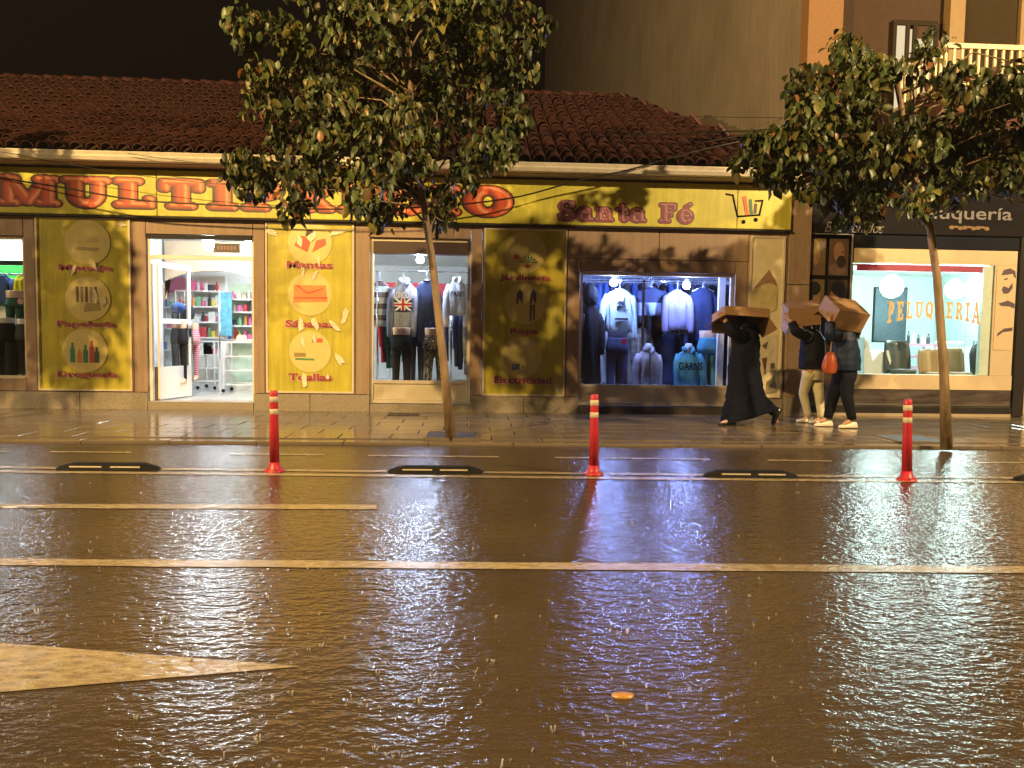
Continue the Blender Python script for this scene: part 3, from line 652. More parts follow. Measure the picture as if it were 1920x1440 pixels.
poster(-3.29, -1.90, Z_A, Z_B, 'badly torn yellow poster panel with folded blankets, sheets and towels, between door and middle window', [(.5, .755, .52, 'Mantas'), (.5, .41, .56, 'Sábanas'), (.5, .095, .5, 'Toallas')],
       [(.5, .885, .25, art_blanket), (.5, .585, .25, art_sheet), (.5, .245, .24, art_towels)],
       [(.38, .9, .07, .2), (.52, .92, .08, -.5), (.42, .72, .06, .1), (.56, .70, .05, -.4), (.60, .78, .05, .1), (.40, .41, .08, 0), (.55, .42, .08, .2), (.78, .40, .07, .8), (.90, .46, .09, -.3), (.83, .2, .08, .6), (.42, .3, .06, .1), (.55, .32, .05, 0), (.44, .08, .07, 0), (.70, .1, .04, 0), (.08, .94, .06, 1.2), (.8, .95, .1, 1.9)])
poster(.17, 1.51, Z_A-.01, Z_B-.02, 'wrinkled yellow poster panel with plant, clothes and plug pictures beside the blue-lit window', [(.5, .705, .62, 'Jardinería'), (.5, .385, .34, 'Ropa'), (.49, .095, .7, 'Electricidad')],
       [(.5, .86, .25, art_plant), (.5, .555, .25, art_clothes), (.47, .235, .25, art_plug)], [(.3, .72, .035, .2), (.38, .69, .03, -.2), (.3, .09, .04, 0), (.9, .05, .07, .1)])
# narrow cream panel, its print mostly torn away
pp = poster(4.53, 5.11, Z_A, Z_B-.06, 'narrow cream poster panel with a big torn flap at the end of the shop front', [], [], [], M_PCRM)
def tornpiece(pix, col, y):
    ps = [PL(px, py, -.02) for px, py in pix]; MB().prism([(p.x, p.z) for p in ps], y, -.014).build('torn_flake', mat('torn_%02d%02d' % (int(col[0]*99), int(col[1]*99)), col, .6, var=.3, vs=6), pp)
tornpiece([(1404, 560), (1442, 508), (1458, 540), (1456, 580), (1430, 592), (1406, 580)], (.52, .44, .22), -.026)
tornpiece([(1414, 540), (1442, 506), (1457, 536), (1440, 530)], (.30, .18, .12), -.032)
tornpiece([(1424, 630), (1458, 628), (1456, 690), (1430, 700), (1424, 670)], (.60, .54, .38), -.025)
tornpiece([(1428, 672), (1438, 670), (1434, 702)], (.12, .07, .05), -.03); tornpiece([(1444, 682), (1452, 680), (1452, 690), (1445, 692)], (.1, .07, .06), -.03)
tornpiece([(1438, 715), (1452, 705), (1456, 735), (1436, 738)], (.30, .26, .16), -.03); tornpiece([(1428, 648), (1440, 640), (1436, 656)], (.14, .1, .07), -.03)

# ================================================================== apartment building with the hairdresser below
apt = thing('apartment_building', 'tall apartment building with brick pier, balcony and hairdresser on its ground floor', 'building', (8, 0, .05))
M_BRICK = mat('orange_brick', (.24, .125, .05), .75, var=.2, vs=14, bump=.3, bs=30, stretch=(1, 1, 4))
M_DKW = mat('dark_brown_render', (.06, .036, .024), .8, var=.15, spec=.2)
M_PARTY = mat('party_wall_render', (.25, .205, .16), .85, streak=.25, var=.22, vs=.45, bump=.1, bs=12, spec=.2)
M_CREAM = mat('cream_panel', (.62, .50, .33), .5, var=.08, vs=3)
AX0 = 5.36
part('party_wall', M_PARTY, apt, AX0, AX0+.2, .3, 48, 0.02, 46)
part('brick_pier', M_BRICK, apt, AX0, 5.93, .0, .3, 3.86, 16)
part('granite_pier', M_GRAN, apt, 5.17, 5.53, -.04, .24, .36, 2.2, b=.006); part('granite_pier', M_GRAN, apt, 5.17, 5.53, -.04, .24, 2.21, 3.86, b=.006)
part('pier_base', M_GRAN2, apt, 5.165, 5.56, -.1, .24, .02, .36, b=.01)
part('upper_wall', M_DKW, apt, 5.93, 12, .25, .6, 3.86, 16)
# upper bay: window and dark shutters
WZ0, WZ1 = 4.66, 6.55
def upane(px0, px1, pt0, pt1, y=.2):
    a = PL(px0, 200, y).x; b = PL(px1, 200, y).x; return a, b
wx = MB(); wx.box(6.86, 7.62, .16, .24, WZ0, WZ0+.06); wx.box(6.86, 7.62, .16, .24, 6.50, 6.58)
for xa in (6.86, 7.08, 7.20, 7.56): wx.box(xa, xa+.06, .16, .24, WZ0+.06, 6.50)
uw = wx.build('upper_window', mat('window_wood', (.03, .02, .014), .7, spec=.1), apt)
M_LITW = emis('lit_curtain', (1.0, .80, .50), .75)
for a, b, t in ((6.92, 7.08, 6.50), (7.14, 7.20, 6.45), (7.26, 7.56, 6.30)): part('pane', M_LITW, uw, a, b, .20, .21, WZ0+.06, t)
part('lintel', M_DKW, apt, 7.26, 7.56, .18, .22, 6.30, 6.50)
for i, (a, b) in enumerate([(7.75, 8.0), (8.95, 9.1), (9.9, 10.05)]): part('mullion_post', mat('ochre_post', (.26, .17, .07), .6), apt, a, b, .06, .25, 4.6, 8)
for a, b in ((8.0, 8.95), (9.1, 9.9), (10.05, 11.5)): part('shutter_panel', mat('olive_shutter', (.04, .028, .015), .8, spec=.1, var=.1), apt, a, b, .14, .2, 4.6, 8)
# balcony
bx0, by0 = 6.93, -1.2; bz = 4.66
bal = part('balcony', mat('balcony_soffit', (.095, .042, .035), .8, spec=.15), apt, bx0-.05, 12, by0-.05, .25, bz-.22, bz)
M_RAIL = mat('cream_rail', (.62, .50, .30), .45, var=.06)
part('rail', M_RAIL, bal, bx0-.03, 12, by0-.03, by0+.04, bz+.97, bz+1.04); part('rail', M_RAIL, bal, bx0-.03, 12, by0-.02, by0+.03, bz+.42, bz+.47)
part('rail', M_RAIL, bal, bx0-.03, bx0+.04, by0+.04, .25, bz+.97, bz+1.04); part('rail', M_RAIL, bal, bx0-.02, bx0+.03, by0+.04, .25, bz+.42, bz+.47)
part('parapet', mat('balcony_soffit'  , (.095, .042, .035), .8, spec=.15), bal, bx0-.045, 12, by0-.045, by0+.05, bz, bz+.40); part('parapet', MATS['balcony_soffit'], bal, bx0-.045, bx0+.05, by0+.052, .25, bz, bz+.40)
bm_ = MB(); bm_.box(-.017, .017, -.017, .017, 0, .50); bo = bm_.build('baluster', M_RAIL, loc=(0, 0, 0)); bmesh_ = bo.data; bpy.data.objects.remove(bo)
boff = orig(bal)
for i in range(36):
    o = bpy.data.objects.new('baluster', bmesh_); COL.objects.link(o); o.parent = bal; o.location = Vector((bx0+.005+i*.125, by0+.005, bz+.47))-boff
for i in range(1, 11):
    o = bpy.data.objects.new('baluster', bmesh_); COL.objects.link(o); o.parent = bal; o.location = Vector((bx0+.005, by0+.005+i*.118, bz+.47))-boff
# hairdresser front
part('front_wall', M_DKW, apt, 5.53, 12, .12, .25, 3.03, 3.86)
SG = (6.27, 8.72, .75, 2.58)      # glass opening
part('cream_lintel', M_CREAM, apt, 6.27, 9.12, .06, .25, 2.60, 2.84); part('cream_sill', M_CREAM, apt, 6.15, 9.12, .04, .25, .50, .745); part('cream_jamb', M_CREAM, apt, 8.74, 9.12, .06, .25, .748, 2.597)
part('dark_lintel', mat('dark_fascia_strip', (.010, .012, .02), .7, spec=.1), apt, 5.53, 9.3, .04, .12, 2.845, 3.06)
part('dark_post', M_DARKAL, apt, 9.13, 9.32, .0, .25, .06, 3.06); part('dark_post', M_DARKAL, apt, 5.535, 5.58, .07, .25, .3, 2.84)
part('side_wall_front', M_DKW, apt, 5.58, 6.265, .13, .25, .06, 2.84)
part('base_panel', mat('marble_dark', (.08, .065, .06), .3, var=.8, vs=4, stretch=(.5, 1, 3)), apt, 5.58, 9.13, .05, .25, .2, .495); part('base_rail', mat('steel', (.45, .44, .42), .3, .9), apt, 6.0, 9.1, .035, .05, .225, .25)
part('base_frame', M_DARKAL, apt, 5.58, 9.32, .02, .25, .1, .2); part('plinth', mat('plinth_beige', (.38, .31, .22), .6), apt, 5.56, 12, .03, .25, .02, .098)
part('front_wall', M_CREAM, apt, 9.33, 12, .1, .25, .1, 3.02)
sw = MB(); fx0, fx1, fz0, fz1 = SG
for q in [(fx0, fx0+.04, .08, .16, fz0, fz1), (fx1-.16, fx1, .08, .16, fz0, fz1), (fx0+.04, fx1-.16, .08, .16, fz1-.03, fz1)]: sw.box(*q)
sal_win = sw.build('salon_window', mat('pale_green_frame', (.55, .68, .62), .4), apt)
part('pane', M_GLASS, sal_win, fx0+.04, fx1-.16, .11, .118, fz0, fz1-.03)
part('blind_box', mat('magenta_blind', (.34, .05, .12), .5), sal_win, fx0+.1, fx1-.2, .05, .08, 2.47, 2.575)
ar = lambda x, z: (x, z+.42*((x-7.50)/.9)**2*((.15)+.0)-.0)
gold = lambda x, y, d, gx, gy: (.62, .44, .20, 1)
pa = PL(1663, 580, .105).x; pb = PL(1840, 580, .105).x
xm_ = (pa+pb)/2; hw = (pb-pa)/2
ZTOP = PL(1750, 566, .105).z
def arch_fn(x, z):
    u = (x-xm_)/hw; zb = 1.60; hgt = (z-zb)
    return (x, ZTOP-(1-hgt/.32)*(.26+.12*u*u))
letters('PELUQUERIA', pa, pb, 1.60, 1.92, .105, gold, sal_win, grow=0, gap=.12, step=.04, arch=arch_fn, condense=.86)
# dark fascia sign
fas = thing('hairdresser_sign', 'dark fascia sign with pale serif lettering over the hairdresser window', 'sign', (7.5, .02, 3.07))
part('sign_board', mat('fascia_dark', (.011, .010, .013), .7, spec=.1, var=.2), fas, 5.54, 9.4, .0, .118, 3.065, 3.85, b=.01)
M_FTXT = mat('fascia_text', (.20, .19, .20), .5); M_GOLDT = mat('gold_text', (.22, .13, .05), .6)
c = PL(1835, 404, 0); text('lettering', 'Peluquería', (c.x-.3, -.004, c.z), 1.75, M_FTXT, fas, .01, 0, .27)
c = PL(1815, 427, 0); [MB().disc((c.x-.28+k_*.075, c.z+.012*math.sin(k_*2.1)), .046, .032-.014*(k_ % 3 == 1), -.004-.0004*k_, .001, 10).build('gold_flourish', M_GOLDT, fas) for k_ in range(9)]
c = PL(1600, 426, 0); text('script_lettering', 'Bienvenidos', (c.x+.02, -.004, c.z-.005), 1.0, M_FTXT, fas, -.012, .4, .17)
# photo poster of four haircuts
hp = thing('haircut_poster', 'black framed poster with four haircut photographs beside the hairdresser window', 'poster', (5.92, .03, 1.4))
a = PL(1506, 436, .03); b = PL(1592, 640, .03); X0, X1, ZB, ZA = a.x, b.x, b.z, a.z
part('poster_board', BLK, hp, X0, X1, .04, .128, ZB, ZA)
fr = MB(); fr.box(X0, X1, .028, .04, ZA-.02, ZA); fr.box(X0, X0+.02, .028, .04, ZB, ZA-.02); fr.box(X1-.02, X1, .028, .04, ZB, ZA-.02); fr.build('frame', mat('grey_trim', (.3, .28, .26), .4), hp)
pw = (X1-X0-.20)/2; ph = .60
SK = (.34, .19, .11)
def portrait(x, z, k):
    bgc = [(.17, .12, .055), (.13, .085, .055), (.18, .13, .07), (.05, .034, .028)][k]
    ph_ = part('photo', mat('photo_bg%d' % k, bgc, .4, var=.3, vs=6), hp, x, x+pw, .034, .0405, z, z+ph)
    cx, cz = x+pw*.5, z+ph*.58
    def blob(nm, col, dx, dz, rx, rz, lay): MB().disc((cx+dx*pw, cz+dz*ph), rx*pw, rz*ph, .034-lay*.0012, .0345, 20).build(nm, mat('portrait_%s%d' % (nm, k), col, .45, var=.25, vs=12), ph_)
    if k == 0:
        blob('shirt', (.16, .1, .08), -.05, -.35, .4, .22, 1); blob('head', (.30, .19, .11), 0, .0, .22, .30, 2); blob('hair', (.4, .3, .12), -.05, .2, .2, .2, 3)
    elif k == 1:
        blob('shirt', (.2, .13, .11), -.05, -.42, .45, .16, 1); blob('head', SK, 0, .06, .28, .28, 2); blob('beard', (.035, .025, .03), .13, -.2, .24, .17, 3); blob('brow', (.05, .03, .03), .18, .06, .07, .02, 4)
    elif k == 2:
        blob('neck', (.28, .17, .10), .1, -.36, .30, .22, 1); blob('head', (.32, .19, .12), .06, -.02, .25, .25, 2); blob('hair', (.02, .017, .02), -.05, .17, .36, .19, 3); blob('fade', (.03, .025, .03), -.19, -.02, .12, .2, 4)
    else:
        blob('neck', (.24, .13, .08), -.1, -.36, .26, .2, 1); blob('head', (.28, .15, .1), -.1, -.06, .27, .26, 2); blob('hair', (.012, .012, .022), .06, .18, .4, .2, 3); blob('fade', (.012, .012, .022), .2, -.05, .16, .24, 4)
for k, (i, j) in enumerate([(0, 0), (1, 0), (0, 1), (1, 1)]): portrait(X0+.07+i*(pw+.06), ZA-.09-ph-j*(ph+.07), k)
# narrow shaving poster on the cream jamb
sp_ = thing('shaving_poster', 'narrow cream strip poster with bearded face and razor drawings', 'poster', (8.93, .05, 1.2))
part('sheet', mat('strip_cream', (.64, .50, .32), .5, var=.06), sp_, 8.77, 9.09, .05, .059, 1.18, 2.55)
INK = mat('ink_brown', (.10, .07, .10), .5, var=.4, vs=30)
c = PL(1890, 522, .05)
def ink(pts, nm='ink_drawing'):
    MB().prism([(c.x+x, c.z+z) for x, z in pts], .0465, .0502).build(nm, INK, sp_)
ink([(-.12, .05), (-.08, .14), (.03, .17), (.12, .12), (.14, .0), (.10, .03), (.08, .08), (-.02, .06)]); ink([(-.10, -.19), (-.07, -.13), (.02, -.16), (.08, -.07), (.09, -.16), (.02, -.25), (-.06, -.26)])
ink([(-.07, -.01), (0, .01), (-.01, -.02), (-.07, -.03)]); ink([(-.14, -.42), (.02, -.37), (.14, -.42), (.14, -.5), (.05, -.47), (-.1, -.46)]); ink([(-.14, -.98), (-.04, -.9), (.12, -.88), (.13, -.82), (-.02, -.84), (-.13, -.92)])
# hairdresser room
M_SAL = mat('salon_wall', (.50, .62, .60), .5, var=.04); 
part('salon_floor', mat('salon_tile', (.42, .40, .36), .2), apt, 5.56, 10.4, .25, 4.6, .02, .17); part('salon_ceiling', M_CEIL, apt, 5.56, 10.4, .25, 4.6, 2.75, 3.0)
part('salon_back', M_SAL, apt, 5.56, 10.6, 4.4, 4.6, .17, 2.75); part('salon_side', M_SAL, apt, 5.56, 5.7, .25, 4.4, .17, 2.75); part('salon_side', M_SAL, apt, 10.4, 10.6, .25, 4.4, .17, 2.75)
# ================================================================== street lamps (out of frame, near side)

def street_lamp(x, y, z, k, lcol, lab):
    t = thing('street_lamp', lab, 'lamp', (x, y-1.6, 0), 'street lamps along the near side'); g = mat('lamp_grey', (.2, .2, .2), .4, .7)
    MB().tube([(x, y-1.6, 0), (x, y-1.6, 4), (x, y-1.6, z+.1)], [.09, .07, .05], 10).build('pole', g, t, True)
    MB().tube([(x, y-1.6, z+.1), (x, y-.8, z+.3), (x, y-.2, z+.28)], [.05, .04, .035], 8).build('arm', g, t, True)
    m = MB(); m.bbox(x-.16, x+.16, y-.45, y+.3, z+.14, z+.26, .03); m.build('lamp_head', g, t)
    li = bpy.data.lights.new('lamp_light', 'POINT'); li.energy = LAMP_P*k; li.color = lcol; li.shadow_soft_size = .13
    lo = bpy.data.objects.new('lamp_light', li); COL.objects.link(lo); lo.parent = t; lo.location = Vector((x, y, z-.05))-t.location
street_lamp(*LAMPS[0], 'tall grey street lamp on the near kerb facing the yellow sign')
street_lamp(*LAMPS[2], 'unseen street lamp added as fill before the far end of the shop row')  # extra unseen lamp, added to fill the shadows on the left
street_lamp(*LAMPS[1], 'tall grey street lamp on the near kerb further along past the hairdresser')
# ================================================================== trees
def leafmat():
    m = bpy.data.materials.new('wet_leaf'); m.use_nodes = True; n = m.node_tree.nodes; l = m.node_tree.links; b = n['Principled BSDF']
    at = n.new('ShaderNodeAttribute'); at.attribute_name = 'Col'; oi = n.new('ShaderNodeObjectInfo')
    l.new(at.outputs[0], b.inputs['Base Color']); b.inputs['Roughness'].default_value = .43; b.inputs['Specular IOR Level'].default_value = .36
    return m
M_LEAF = leafmat()
M_BARK = mat('bark', (.19, .13, .075), .6, var=.55, vs=9, bump=1.0, bs=22, stretch=(1, 1, .25))
def leaf_geo(L, wd, bend):
    # pointed oval folded along its midrib: 8 quads/tris
    ys = [0, .25, .6, .85, 1]; ws = [.0, .85, 1., .55, 0]
    v = []; f = []
    for q, w_ in zip(ys, ws):
        z = -bend*q*q*L
        v += [Vector((-w_*wd/2, q*L, z+.18*w_*wd)), Vector((0, q*L, z)), Vector((w_*wd/2, q*L, z+.18*w_*wd))]
    for i in range(4):
        a = i*3; f += [(a, a+1, a+4, a+3), (a+1, a+2, a+5, a+4)]
    return v, f
LV, LF = leaf_geo(.128, .072, .35)
def leaf_col(rs):
    t = rs.random()
    if t < .035: return (.20, .09, .035)
    if t < .28: return (.115, .105, .026)
    k = .6+.8*rs.random(); return (.052*k, .072*k, .023*k)
def in_poly(x, y, P):
    c = False; j = len(P)-1
    for i in range(len(P)):
        if (P[i][1] > y) != (P[j][1] > y) and x < (P[j][0]-P[i][0])*(y-P[i][1])/(P[j][1]-P[i][1])+P[i][0]: c = not c
        j = i
    return c
single_meshes = []
def make_tree(base, trunk, outlines, ydep, depth, nclump, nleaf, seed, label, singles, rad=.055, top=None, cr=.20):
    """trunk: points; outlines: (polygon in metres x,z, weight) the crown fills; depth: half depth"""
    rs = random.Random(seed); t = thing('street_tree', label, 'tree', base, 'street trees along the kerb')
    n = len(trunk); tb = MB(); tb.tube(trunk, [rad*(1.25 if i == 0 else 1-.55*i/n) for i in range(n)], 12)
    tr = tb.build('trunk', M_BARK, t, True)
    xs = [p[0] for p in outlines]; zs = [p[1] for p in outlines]; x0, x1, z0, z1 = min(xs), max(xs), min(zs), max(zs)
    fork = Vector(trunk[-2]); tip = Vector(trunk[-1]); cl = []
    tries = 0
    while len(cl) < nclump and tries < 20000:
        tries += 1; x = rs.uniform(x0, x1); z = rs.uniform(z0, z1)
        if not in_poly(x, z, outlines): continue
        # depth limited near the outline
        e = min(1.0, min(abs(x-x0), abs(x1-x))/(.45*(x1-x0))+.25)
        y = ydep+rs.uniform(-1, 1)*depth*e
        c = Vector((x, y, z))
        if any((c-q).length < .17 for q in cl): continue
        cl.append(c)
    bm1 = MB()
    for i, c in enumerate(cl):
        if i % 6: continue
        s0 = Vector(trunk[2]).lerp(tip, min(1, max(0, (c.z-trunk[2][2]-.2)/(tip.z-trunk[2][2]+.01))*.85)) if c.z > trunk[2][2] else Vector(trunk[2])
        if (c-s0).length > 1.5: c = s0+(c-s0)*(1.5/(c-s0).length)
        jt = lambda k: Vector((rs.gauss(0, k), rs.gauss(0, k), rs.gauss(0, k)))
        m = MB(); m.tube([s0, s0.lerp(c, .25)+Vector((0, 0, .10))+jt(.03), s0.lerp(c, .5)+Vector((0, 0, .14))+jt(.05), s0.lerp(c, .75)+Vector((0, 0, .08))+jt(.05), c], [.018, .014, .011, .008, .004], 5); m.build('branch', M_BARK, tr, True)
    vs = []; fs = []; cols = []; sing = []
    for c in cl:
        r_ = cr*rs.uniform(.75, 1.35); tw = rs.uniform(.35, 1.25)
        for k in range(int(nleaf*rs.uniform(.6, 1.4))):
            d = Vector((rs.gauss(0, 1), rs.gauss(0, 1), rs.gauss(0, .8))); d = d.normalized()*r_*rs.random()**.45; p = c+d
            yaw = rs.uniform(0, 2*math.pi); pit = rs.gauss(-.85, .5); rol = rs.gauss(0, .6); s = rs.uniform(.55, 1.2)
            Mt = Matrix.Translation(p) @ Matrix.Rotation(yaw, 4, 'Z') @ Matrix.Rotation(pit, 4, 'X') @ Matrix.Rotation(rol, 4, 'Y') @ Matrix.Scale(s, 4)
            col = [v*tw for v in leaf_col(rs)]
            if d.y < -.1 and len(sing) < singles and rs.random() < .25: sing.append((Mt, col)); continue
            k0 = len(vs); vs += [Mt @ v for v in LV]; fs += [tuple(i+k0 for i in f) for f in LF]; cols += [(*col, 1)]*len(LV)
    m = MB(); m.add(vs, fs); m.col = cols; crown = m.build('crown', M_LEAF, t, True, kind='stuff', fix=False)
    if singles and not single_meshes:
        for q in range(10):
            mm_ = MB(); mm_.add(LV, LF); cc = leaf_col(rs); mm_.col = [(*cc, 1)]*len(LV); o = mm_.build('leaf', M_LEAF, loc=(0, 0, 0), smooth=True, fix=False); single_meshes.append(o.data); bpy.data.objects.remove(o)
    off = orig(crown)
    for Mt, col in sing:
        o = bpy.data.objects.new('leaf', rs.choice(single_meshes)); COL.objects.link(o); o.parent = crown; o.matrix_local = Matrix.Translation(-off) @ Mt
    return t
def pxpoly(pts, y): return [(p.x, p.z) for p in (PL(px, py, y) for px, py in pts)]
b1 = GR(845, 823, .04); y1 = b1.y
tr1 = [PL(846, 826, y1), PL(833, 690, y1), PL(812, 500, y1), PL(797, 400, y1), PL(775, 250, y1), PL(765, 60, y1)]
out1 = pxpoly([(470, 60), (560, 40), (660, -90), (800, -160), (930, -80), (1000, 15), (1025, 60), (985, 110), (1000, 210), (975, 300), (930, 330), (860, 345), (840, 400), (780, 410), (700, 390), (630, 395), (600, 432), (560, 425), (520, 385), (470, 345), (430, 305), (480, 290), (478, 200), (520, 150), (455, 115)], y1)
make_tree((b1.x, b1.y, .04), tr1, out1, y1, 1.25, 172, 60, 3, 'leafy street tree leaning in front of the yellow shop sign', 230)
b2 = GR(1775, 840, .04); y2 = b2.y
tr2 = [PL(1775, 842, y2), PL(1770, 700, y2), PL(1757, 520, y2), PL(1744, 430, y2), PL(1715, 330, y2), PL(1680, 150, y2)]
out2 = pxpoly([(1605, 70), (1640, 60), (1655, 95), (1655, 150), (1690, 215), (1790, 200), (1860, 175), (1905, 105), (1990, 70), (2150, 120), (2200, 310), (2080, 370), (1900, 340), (1820, 340), (1760, 372), (1690, 395), (1652, 430), (1622, 405), (1575, 360), (1500, 360), (1470, 335), (1400, 290), (1420, 255), (1470, 245), (1480, 200), (1540, 190), (1530, 130), (1560, 80)], y2)
make_tree((b2.x, b2.y, .04), tr2, out2, y2, 1.25, 205, 66, 11, 'leafy street tree growing in front of the hairdresser', 230)
b3 = Vector((-6.6, b1.y, .04))
tr3 = [b3, b3+Vector((0, 0, 1)), b3+Vector((-.03, 0, 2.2)), b3+Vector((-.1, 0, 2.9)), b3+Vector((-.2, 0, 4)), b3+Vector((-.2, 0, 5))]
out3 = [(-8.4, 3.3), (-7.9, 2.6), (-7.4, 2.9), (-6.75, 2.55), (-6.35, 3.0), (-6.15, 3.4), (-6.2, 4.4), (-6.7, 5.4), (-7.6, 5.3), (-8.4, 4.5)]
out3 = [(x_+.13, z_) for x_, z_ in out3]
make_tree(tuple(b3), tr3, out3, b1.y, 1.0, 150, 62, 19, 'leafy street tree standing before the far end of the yellow sign', 0)
for c, lb in ((b1, 'square tree pit of wet earth round the leaning tree'), (b2, 'square tree pit of wet earth round the tree by the hairdresser')):
    tp = thing('tree_pit', lb, 'tree pit', (c.x, c.y, .03)); fr = MB(); s = .34
    c_ = Vector((c.x, max(c.y, -2.88), 0))
    fr.box(c_.x-s, c_.x+s, c_.y-s, c_.y-s+.04, .02, .058); fr.box(c_.x-s, c_.x+s, c_.y+s-.04, c_.y+s, .02, .058); fr.box(c_.x-s, c_.x-s+.04, c_.y-s+.04, c_.y+s-.04, .02, .058); fr.box(c_.x+s-.04, c_.x+s, c_.y-s+.04, c_.y+s-.04, .02, .058)
    fr.build('edging', M_SLAB, tp); part('soil', mat('wet_soil', (.03, .021, .015), .7, bump=.5, bs=25), tp, c_.x-s+.04, c_.x+s-.04, c_.y-s+.04, c_.y+s-.04, .02, .054)
# ================================================================== cables
M_CAB = mat('black_cable', (.012, .012, .012), .4)
def cable(pts, r, label, y=None):
    P_ = [PL(px, py, yy) for px, py, yy in pts]
    # smooth through the points
    out = []
    for i in range(len(P_)-1):
        p0, p1, p2, p3 = P_[max(i-1, 0)], P_[i], P_[i+1], P_[min(i+2, len(P_)-1)]
        for k in range(8):
            t = k/8; out.append(.5*((2*p1)+(p2-p0)*t+(2*p0-5*p1+4*p2-p3)*t*t+(3*p1-p0-3*p2+p3)*t**3))
    out.append(P_[-1]); m = MB(); m.tube(out, r, 6); o = m.build('cable', M_CAB, smooth=True); return tag(o, label, 'cable')
cable([(-200, 285, -.55), (0, 332, -.55), (120, 352, -.55), (250, 374, -.55), (400, 384, -.55), (600, 392, -.55), (800, 388, -.55), (960, 371, -.55), (1080, 340, -.55), (1180, 318, -.55), (1300, 285, -.55), (1400, 262, -.5), (1480, 240, -.3), (1530, 236, .05)], .013, 'thick black cable sagging across the front of the yellow sign')
cable([(-200, 270, -.56), (0, 285, -.56), (110, 305, -.56), (300, 334, -.56), (500, 350, -.56), (700, 350, -.5)], .005, 'thin black wire slanting over the sign lettering')
cable([(240, 288, -.56), (330, 300, -.56), (470, 318, -.56), (640, 330, -.5)], .005, 'thin black wire crossing the gutter behind the crown')
cable([(960, 262, 1.2), (1100, 256, 1.0), (1290, 249, .6), (1440, 243, .3), (1530, 232, .05)], .012, 'black cable running over the tiles to the brick pier')
cable([(1310, 268, .2), (1380, 256, .2), (1460, 238, .1), (1530, 222, .05)], .009, 'short black cable rising from roof hip to the brick pier')
cable([(1180, 215, 3.4), (1330, 219, 2), (1480, 221, .8), (1530, 221, .05)], .006, 'thin wire strung before the plain brown wall')
# ================================================================== bollards, lane separators
M_RED = mat('red_plastic', (.42, .018, .040), .4, var=.25, vs=9, streak=.45); M_BAND = mat('reflective_band', (.50, .44, .33), .4, var=.25, vs=25)
def bollard(px, py, lab):
    c = GR(px, py+1.5); t = thing('lane_bollard', lab, 'bollard', c, 'red bollards along the bike lane'); H = .765
    o = Vector((c.x, c.y, 0))
    MB().lathe(o, [(.095, .0), (.095, .008), (.078, .02), (.056, .04), (.048, .09)], 20).build('base', M_RED, t, True)
    MB().lathe(o, [(.046, .08), (.041, .45), (.038, .70), (.038, H-.015), (.03, H), (.004, H+.003)], 18).build('post', M_RED, t, True)
    for k in range(3):
        z = H-.105-.115*k; MB().lathe(o, [(.0385, z), (.0405, z+.002), (.0405, z+.05), (.0385, z+.052)], 18).build('reflective_band', M_BAND, t, True)
    for a in range(4): q = o+Vector((.076*math.cos(a*1.57+.4), .076*math.sin(a*1.57+.4), .016)); MB().lathe(q, [(.012, 0), (.012, .012), (.004, .016)], 6).build('bolt', MATS['steel'], t)
    t.rotation_euler = (R(random.gauss(0, .9)), R(random.gauss(.4, 1.0)), random.random()*6)
bollard(515, 882, 'red bollard with cream bands standing before the torn blanket poster')
bollard(1113, 888, 'red bollard with cream bands standing before the blue-lit window')
bollard(1700, 899, 'red bollard with cream bands beside the tree by the hairdresser')
M_RUB = mat('black_rubber', (.008, .008, .008), .75, bump=.2, bs=60, spec=.12)
def separator(pxa, pya, pxb, pyb, lab):
    a = GR(pxa, pya); b = GR(pxb, pyb); c = (a+b)/2; L = (b-a).length; t = thing('lane_separator', lab, 'lane separator', (c.x, c.y, 0), 'black rubber separators along the bike lane')
    d = (b-a).normalized(); ang = math.atan2(d.y, d.x); M_ = Matrix.Translation((c.x, c.y, 0)) @ Matrix.Rotation(ang, 4, 'Z'); h = .062; wd = .10
    secs = [(-.5, .004, .25), (-.46, .03, .6), (-.34, h, 1), (.34, h, 1), (.46, .03, .6), (.5, .004, .25)]; rings = []
    for u, hh, k in secs: rings.append([M_ @ Vector((u*L, y*wd*k, z)) for y, z in ((-1, 0), (-.75, hh*.75), (-.35, hh), (.35, hh), (.75, hh*.75), (1, 0))])
    MB().rings(rings).build('body', M_RUB, t)
    for u0, u1 in ((-.33, -.03), (.05, .33)):
        m = MB(); m.add([M_ @ Vector((u*L, y, z)) for u, y, z in ((u0, -.0865, .030), (u1, -.0865, .030), (u1, -.0805, .0425), (u0, -.0805, .0425))], [(0, 1, 2, 3)]); vs = m.v[:]; m = MB(); m.add(vs+[(v[0], v[1]+.014, v[2]-.012) for v in vs], [(0, 1, 2, 3), (0, 4, 5, 1), (2, 6, 7, 3), (1, 5, 6, 2), (3, 7, 4, 0)]); m.build('reflector_strip', mat('dull_strip', (.30, .26, .2), .6, var=.3, vs=30), t)
separator(105, 879, 303, 880.5, 'black rubber lane separator lying before the doorway')
separator(725, 884.5, 908, 886, 'black rubber lane separator lying before the leaning tree')
separator(1318, 892.5, 1497, 894.5, 'black rubber lane separator lying in front of the walking people')
separator(1899, 900, 2085, 903, 'black rubber lane separator past the tree by the hairdresser')
